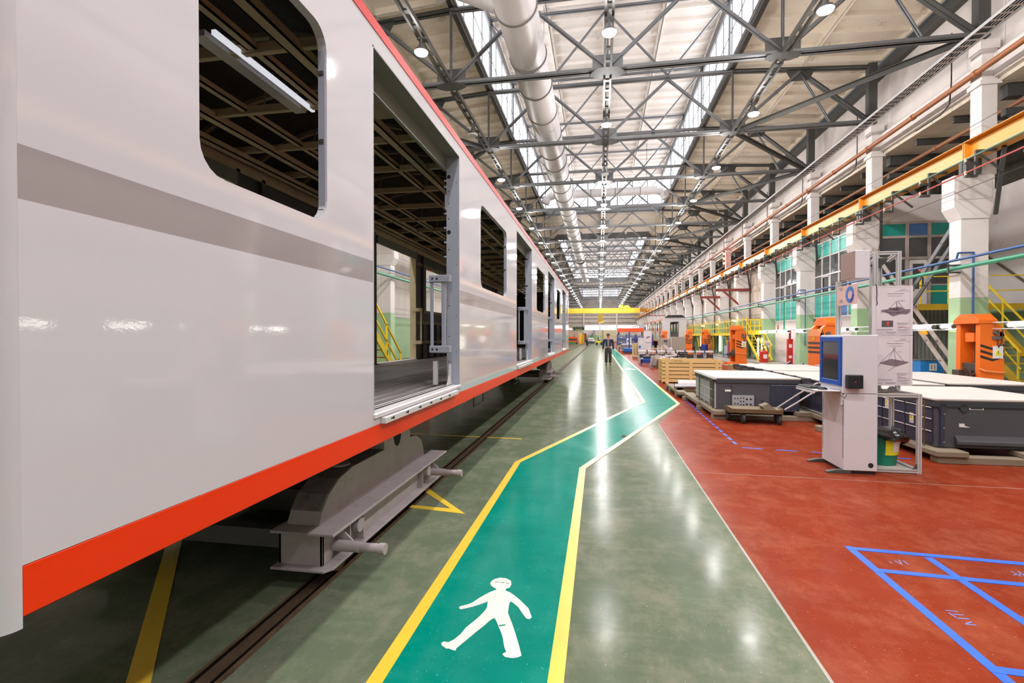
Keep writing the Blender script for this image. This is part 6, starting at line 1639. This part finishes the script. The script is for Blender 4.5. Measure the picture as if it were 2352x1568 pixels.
b = B(); b.bar((4.2, 28.75, .42), (4.4, 28.7, .75), .1, .08); b.bar((4.1, 28.7, .40), (4.45, 28.7, .5), .1, .08); b.build('bracket', 'black_plastic', t)
# blue racks carrying grey units
def rack(label, x, y, rows, cols, w=1.0):
    t = thing('blue_rack', label, 'rack', (x, y, 0), 'blue racks of grey units')
    for i in range(cols+1): B().box(x+w*i-.05, x+w*i+.05, y, y+.1, 0, .62*rows).build('post', 'blue_deep', t)
    for j in range(rows):
        B().box(x, x+w*cols, y-.02, y+1.05, .55*j+.10, .55*j+.185).build('shelf', 'blue_deep', t)
        b = B()
        for i in range(cols*3): b.bar((x+w*i/3, y-.02, .55*j+.18), (x+w*(i+1)/3, y-.02, .55*j+.32), .04, .05)
        b.build('lacing', 'blue_paint', t)
    for j in range(rows):
        for i in range(cols):
            u = thing('grey_unit', '%s grey unit, %s level of the %s' % (('first', 'second', 'third', 'fourth')[i], ('bottom', 'middle', 'top')[j], label), 'equipment box', (x+w*(i+.5), y+.5, .55*j+.18), 'grey units in the blue racks')
            B().box(x+w*i+.08, x+w*(i+1)-.08, y+.12, y+1.0, .55*j+.19, .55*j+.61).build('body', 'grey_box', u, bevel=.01)
            B().box(x+w*(i+.4), x+w*(i+.55), y+.11, y+.12, .55*j+.32, .55*j+.40).build('label_plate', 'label_white', u)
rack('narrow blue rack left of the blue lifter', 2.0, 58, 3, 2)
rack('wide blue rack behind the pale notice board', 3.4, 62, 3, 3)
t = thing('pale_cabinet', 'pale cabinet with a blue spot left of the blue lifter', 'cabinet', (3.1, 54, 0)); B().box(2.85, 3.35, 54, 54.5, 0, 1.4).build('body', 'cabinet_grey', t, bevel=.01); b = B(); b.cyl((3.0, 53.98, 1.1), (3.0, 54, 1.1), .09, 16); b.build('blue_spot', 'blue_cabinet', t)
t = thing('grey_tub', 'grey tub of parts near the far end of the walkway', 'tub', (2.7, 51, 0)); b = B(); b.prism([(2.25, .12), (3.2, .12), (3.35, .75), (2.1, .75)], 50.6, 51.5); b.build('tub', 'grey_box', t, bevel=.02); B().box(2.3, 3.1, 50.7, 51.4, 0, .12).build('pallet', 'wood_dark', t)
b = B(); b.box(2.2, 3.25, 50.7, 51.4, .75, .85); b.build('contents', 'white_wrap', t, bevel=.04)
t = thing('yellow_trestle', 'small ochre trestle at the edge of the walkway', 'trestle', (2.15, 56, 0)); B().box(1.95, 2.4, 55.9, 56.1, .5, .62).build('top', 'yellow_old', t); 
for x in (2.0, 2.35): B().box(x-.04, x+.04, 55.9, 56.1, 0, .5).build('leg', 'cream', t)
t = thing('orange_gantry', 'low orange gantry beam beyond the blue racks', 'gantry', (4.6, 78, 0)); B().box(2.7, 6.6, 77.8, 78.2, 2.25, 2.85).build('beam', 'lift_orange', t)
for x in (2.9, 6.4): B().box(x-.12, x+.12, 77.9, 78.1, 0, 2.25).build('post', 'steel_dark', t)
t = thing('white_frames', 'group of small white frames behind the seat frames', 'frames', (4.4, 36, 0))
for i in range(4):
    x = 3.45+.32*i; b = B(); b.ring((x+.12, 36+.2*i, .62), (0, 1, 0), .13, .16, .05, 16); b.box(x, x+.03, 36+.2*i, 36.04+.2*i, 0, .95); b.box(x+.24, x+.27, 36+.2*i, 36.04+.2*i, 0, .95); b.build('frame', 'cream' if i % 2 else 'label_white', t)
t = thing('blue_trolley', 'blue tool trolley at the dark doorway under the gallery', 'trolley', (9.4, 39.5, 0)); b = B(); b.box(9.2, 9.25, 39.4, 39.45, 0, 1.4); b.box(9.65, 9.7, 39.4, 39.45, 0, 1.0); b.box(9.2, 9.7, 39.4, 39.7, .2, .25); b.box(9.2, 9.7, 39.4, 39.45, 1.35, 1.4); b.build('frame', 'blue_paint', t); B().box(9.3, 9.65, 39.42, 39.7, .25, .9).build('drawers', 'cabinet_grey', t)
t = thing('blue_barrel', 'dark blue barrel by the glowing upright tube under the gallery', 'barrel', (9.0, 45.2, 0)); b = B(); b.cyl((9.0, 45.2, 0), (9.0, 45.2, .9), .3, 18); b.build('drum', 'blue_deep', t, smooth=True); b = B(); b.ring((9.0, 45.2, .3), (0, 0, 1), .3, .32, .03, 18); b.ring((9.0, 45.2, .6), (0, 0, 1), .3, .32, .03, 18); b.build('hoop', 'blue_deep', t)
t = thing('tool_chest', 'dark red tool chest behind the crate-side jack', 'chest', (9.6, 37.4, 0))
B().box(9.1, 10.1, 37.2, 37.8, .06, 1.25).build('body', 'red_dark', t, bevel=.01)
for i in range(5): B().box(9.15, 10.05, 37.18, 37.2, .12+.22*i, .31+.22*i).build('drawer', 'red_dark', t)
# ---- left side and far floor
t = thing('scissor_lift', 'orange scissor lift with a green base far down the left side', 'lift', (-5.4, 102, 0))
B().box(-7.0, -4.3, 101.5, 102.8, .35, .75).build('chassis', 'lift_orange', t, bevel=.03); B().box(-7.0, -4.5, 101.48, 101.5, .78, 1.1).build('dark_band', 'black_plastic', t); B().box(-7.0, -4.4, 101.5, 102.8, .75, 1.5).build('platform', 'lift_orange', t)
B().box(-7.0, -5.1, 101.3, 101.6, .05, .42).build('skirt', 'lift_green', t)
for x in (-6.5, -4.6): B().cyl((x, 101.4, .22), (x, 101.6, .22), .22, 14).build('wheel', 'rubber', t)
b = B()
for i in range(6): b.bar((-7+.52*i, 101.5, 1.5), (-7+.52*i, 101.5, 2.5), .05, .05)
for z in (2.0, 2.5): b.bar((-7, 101.5, z), (-4.4, 101.5, z), .05, .05)
b.bar((-4.9, 101.5, 1.5), (-4.4, 101.5, 2.4), .06, .06); b.build('guard_rail', 'lift_orange', t)
t = thing('yellow_mast_lift', 'yellow mast lift standing beside the orange scissor lift', 'lift', (-3.9, 103, 0))
B().box(-4.2, -3.5, 103.0, 103.6, .12, 2.1).build('body', 'bridge_yellow', t, bevel=.03); B().box(-3.5, -3.1, 102.8, 103.4, .2, 2.0).build('side', 'yellow_old', t); B().box(-4.25, -2.9, 102.9, 103.7, 0, .12).build('base', 'jack_light', t)
b = B()
for x in (-4.9, -4.3, -3.6): b.bar((x, 103.2, 1.2), (x, 103.2, 3.0), .07, .07)
b.bar((-4.9, 103.2, 3.0), (-3.6, 103.2, 3.0), .07, .07); b.bar((-4.9, 103.2, 1.3), (-3.6, 103.2, 1.3), .07, .07); b.build('cage', 'bridge_yellow', t)
t = thing('forklift', 'small yellow forklift parked on the green floor far away', 'forklift', (0.1, 93, 0))
b = B(); b.prism([(-.72, .28), (.35, .28), (.35, .62), (.1, .78), (-.72, .78)], 92.5, 93.6); b.build('body', 'forklift_yellow', t, bevel=.03)
b = B()
for x, y in ((-.45, 92.55), (-.45, 93.5), (.40, 92.55), (.40, 93.5)): b.bar((x, y, .75), (x+.08, y, 1.95), .07, .07)
b.box(-.5, .55, 92.5, 93.55, 1.95, 2.03); b.build('cab_guard', 'forklift_yellow', t)
b = B(); b.box(-.3, .1, 92.8, 93.3, .78, .95); b.box(-.35, -.2, 92.8, 93.3, .95, 1.45); b.build('seat', 'black_plastic', t, bevel=.03)
b = B(); b.box(.55, .65, 92.7, 92.8, .1, 2.9); b.box(.55, .65, 93.3, 93.4, .1, 2.9); b.build('mast', 'steel_dark', t)
b = B(); b.box(.65, 1.5, 92.75, 92.87, .06, .12); b.box(.65, 1.5, 93.2, 93.32, .06, .12); b.build('fork', 'steel_dark', t)
for x, r in ((-.5, .24), (.35, .28)):
    for y in (92.5, 93.6): B().cyl((x, y-.08, r), (x, y+.08, r), r, 16).build('wheel', 'rubber', t)
t = thing('bollard', 'dark round bollard on the floor left of the forklift', 'bollard', (-2.15, 88, 0)); B().cyl((-2.15, 88, .04), (-2.15, 88, .95), .17, 14).build('post', 'black_plastic', t); B().cyl((-2.15, 88, 0), (-2.15, 88, .05), .26, 14).build('foot', 'steel_dark', t); B().cyl((-2.15, 88, .95), (-2.15, 88, 1.12), .07, 10).build('knob', 'black_plastic', t)
t = thing('sack_pallet', 'pallet of white sacks by the far green dado', 'sacks', (-2.0, 112, 0)); B().box(-2.9, -1.1, 111.5, 112.8, 0, .35).build('pallet', 'unit_dark', t)
for i, (x, z) in enumerate(((-2.5, .6), (-1.9, .62), (-1.4, .58), (-2.2, 1.0), (-1.7, .98))): b = B(); b.ball((x, 112, z), .42, 12, 8, sc=(1, .9, .7)); b.build('sack', 'white_wrap', t, smooth=True)
t = thing('red_cupboard', 'dark red cupboard against the far end wall', 'cupboard', (-4.0, 140, 0)); B().box(-4.6, -3.6, 140, 140.6, 0, 2.4).build('body', 'red_dark', t, bevel=.02); B().box(-4.58, -4.12, 139.98, 140, .1, 2.35).build('door', 'red_dark', t); B().box(-4.08, -3.62, 139.98, 140, .1, 2.35).build('door', 'red_dark', t)
t = thing('workbench', 'cluttered grey workbench before the far end wall', 'workbench', (-4.0, 132, 0)); B().box(-5.2, -3.4, 131.6, 132.4, .8, .9).build('top', 'steel_grey', t)
for x in (-5.1, -3.5): B().box(x-.06, x+.06, 131.7, 132.3, 0, .8).build('leg', 'steel_dark', t)
# yellow access stair on the far side of the near car, seen through its doorway
t = thing('yellow_stair', 'yellow access stair seen through the open doorway of the rail car', 'staircase', (-6.9, 15, 0))
for x in (-7.35, -6.5):
    b = B(); b.bar((x, 13.2, 2.0), (x, 15.6, .05), .05, .22, up=(0, .6, 1)); b.build('stringer', 'yellow_rail', t)
    b = B(); b.bar((x, 12.9, 2.95), (x, 15.3, 1.98), .05, .05) if False else b.bar((x, 13.2, 2.95), (x, 15.5, 1.05), .05, .05); b.bar((x, 13.2, 2.45), (x, 15.5, .55), .05, .05)
    for yy, zz in ((13.2, 2.0), (14.4, 1.02), (15.5, .1)): b.bar((x, yy, zz), (x, yy, zz+1.0), .05, .05)
    b.build('handrail', 'yellow_rail', t)
td = B().box(-7.33, -6.52, 13.3, 13.55, 1.9, 1.94).build('tread', 'yellow_old', t)
for i in range(1, 8): copy_mesh(td, 'tread', t, (0, .30*i, -.245*i))
B().box(-7.4, -6.4, 10.5, 13.2, 1.96, 2.04).build('platform', 'yellow_old', t)
b = B(); b.bar((-6.45, 10.5, 2.95), (-6.45, 13.2, 2.95), .05, .05)
for x in (-7.35, -6.45): b.box(x-.03, x+.03, 10.6, 10.66, 0, 1.96)
b.build('platform_rail', 'yellow_rail', t)

# ================================================================== the walking man
def skin_mesh(name, verts, edges, radii, m, parent, sub=2, root=0):
    off = Vector((0, 0, 0)); p = parent
    while p: off += p.location; p = p.parent
    me = bpy.data.meshes.new(name); me.from_pydata([tuple(Vector(v)-off) for v in verts], edges, [])
    o = bpy.data.objects.new(name, me); COL.objects.link(o); o.parent = parent
    sk = o.modifiers.new('skin', 'SKIN'); sk.use_smooth_shade = True
    for i, r in enumerate(radii):
        s = me.skin_vertices[0].data[i]; s.radius = r if isinstance(r, tuple) else (r, r); s.use_root = (i == root)
    sb = o.modifiers.new('sub', 'SUBSURF'); sb.levels = sub; sb.render_levels = sub
    me.materials.append(MATS[m]); return o
mx, my = .48, 28.07
man = thing('person', 'person walking towards the camera in a dark jacket, dark trousers and blue cap', 'person', (mx, my, 0))
W = lambda x, y, z: (mx+x, my+y, z)
# body: pelvis root, spine, neck, head, arms with five-fingered hands, legs
V = [W(0, 0, .95), W(0, 0, 1.12), W(0, .01, 1.30), W(0, .01, 1.42), W(0, 0, 1.50), W(0, -.01, 1.58), W(0, -.02, 1.66), W(0, -.01, 1.72)]
E = [(0, 1), (1, 2), (2, 3), (3, 4), (4, 5), (5, 6), (6, 7)]
Rr = [(.15, .11), (.14, .10), (.15, .11), (.12, .09), .055, (.068, .085), (.08, .095), (.06, .075)]
def add(pts, rad, root):
    for p, r in zip(pts, rad):
        V.append(p); Rr.append(r); E.append((root, len(V)-1)); root = len(V)-1
    return root
for s in (-1, 1):
    w_ = add([W(s*.17, .01, 1.42), W(s*.225, .02, 1.36), W(s*.262, .03, 1.10), W(s*.283, -.04+.06*(s > 0), .86), W(s*.285, -.05+.06*(s > 0), .80)], [.07, .058, .046, .034, (.022, .04)], 3)
    yo = -.05+.06*(s > 0)
    for j, L in enumerate((.075, .085, .08, .065)):
        fx, fy = s*.285, yo-.03+.02*j
        add([W(fx, fy, .745), W(fx-s*.008, fy-.004, .745-L*.55), W(fx-s*.022, fy-.008, .745-L)], [.0095, .0085, .007], w_)
    add([W(s*.273, yo-.05, .775), W(s*.265, yo-.062, .74)], [.011, .009], w_)
    add([W(s*.09, 0, .88), W(s*.105, -.02-.05*(s < 0), .50), W(s*.11, .03-.04*(s < 0), .12), W(s*.115, -.06-.05*(s < 0), .05)], [.09, .062, .044, (.045, .035)], 0)
body = skin_mesh('body', V, E, Rr, 'skin', man)
b = B(); hz = 1.645
for s in (-1, 1): b.ball(W(s*.032, -.105, 1.65), .010, 8, 6); 
b.build('eyes', 'dark_hole', man)
b = B(); b.ball(W(0, -.118, 1.62), .018, 8, 6, sc=(.8, 1, 1.3)); 
for s in (-1, 1): b.ball(W(s*.082, 0, 1.63), .026, 8, 6, sc=(.4, .8, 1.2))
b.build('nose_and_ears', 'skin', man, smooth=True)
b = B(); b.box(mx-.025, mx+.025, my-.112, my-.10, 1.578, 1.586); b.build('mouth', 'ink_red', man)
b = B(); b.ball(W(0, .02, 1.67), .098, 16, 10, sc=(.92, 1, .9)); b.build('hair', 'hair_grey', man, smooth=True)
b = B(); b.ball(W(0, .0, 1.70), .104, 18, 10, sc=(.93, 1.0, .62)); b.prism([(mx-.07, my-.08), (mx+.07, my-.08), (mx+.05, my-.17), (mx-.05, my-.17)], 1.70, 1.712, 'Z'); b.build('cap', 'cap_blue', man, smooth=True)
V2 = [W(0, 0, .98), W(0, 0, 1.12), W(0, .01, 1.30), W(0, .01, 1.43)]; E2 = [(0, 1), (1, 2), (2, 3)]; R2 = [(.19, .13), (.18, .125), (.185, .13), (.13, .10)]
for s in (-1, 1):
    k = len(V2); V2 += [W(s*.18, .01, 1.42), W(s*.228, .02, 1.35), W(s*.265, .03, 1.10), W(s*.285, -.04+.06*(s > 0), .87)]; R2 += [.085, .075, .064, .05]; E2 += [(3, k), (k, k+1), (k+1, k+2), (k+2, k+3)]
skin_mesh('jacket', V2, E2, R2, 'jacket_navy', man)
b = B(); b.prism([(mx-.07, 1.44), (mx+.07, 1.44), (mx+.055, 1.2), (mx+.05, .96), (mx-.05, .96), (mx-.055, 1.2)], my-.155, my-.10); b.build('shirt_front', 'shirt_grey', man, bevel=.02)
V3 = [W(0, 0, 1.02), W(0, 0, .92)]; E3 = [(0, 1)]; R3 = [(.16, .115), (.17, .12)]
for s in (-1, 1):
    k = len(V3); V3 += [W(s*.095, 0, .80), W(s*.105, -.02-.05*(s < 0), .50), W(s*.11, .02-.04*(s < 0), .10)]; R3 += [.118, .092, .082]; E3 += [(1, k), (k, k+1), (k+1, k+2)]
skin_mesh('trousers', V3, E3, R3, 'trousers_dark', man)
for s in (-1, 1):
    y = .03-.04*(s < 0); b = B(); b.ball(W(s*.115, y-.06, .045), .06, 12, 8, sc=(.8, 2.1, .75)); b.build('shoe', 'shoe', man, smooth=True)
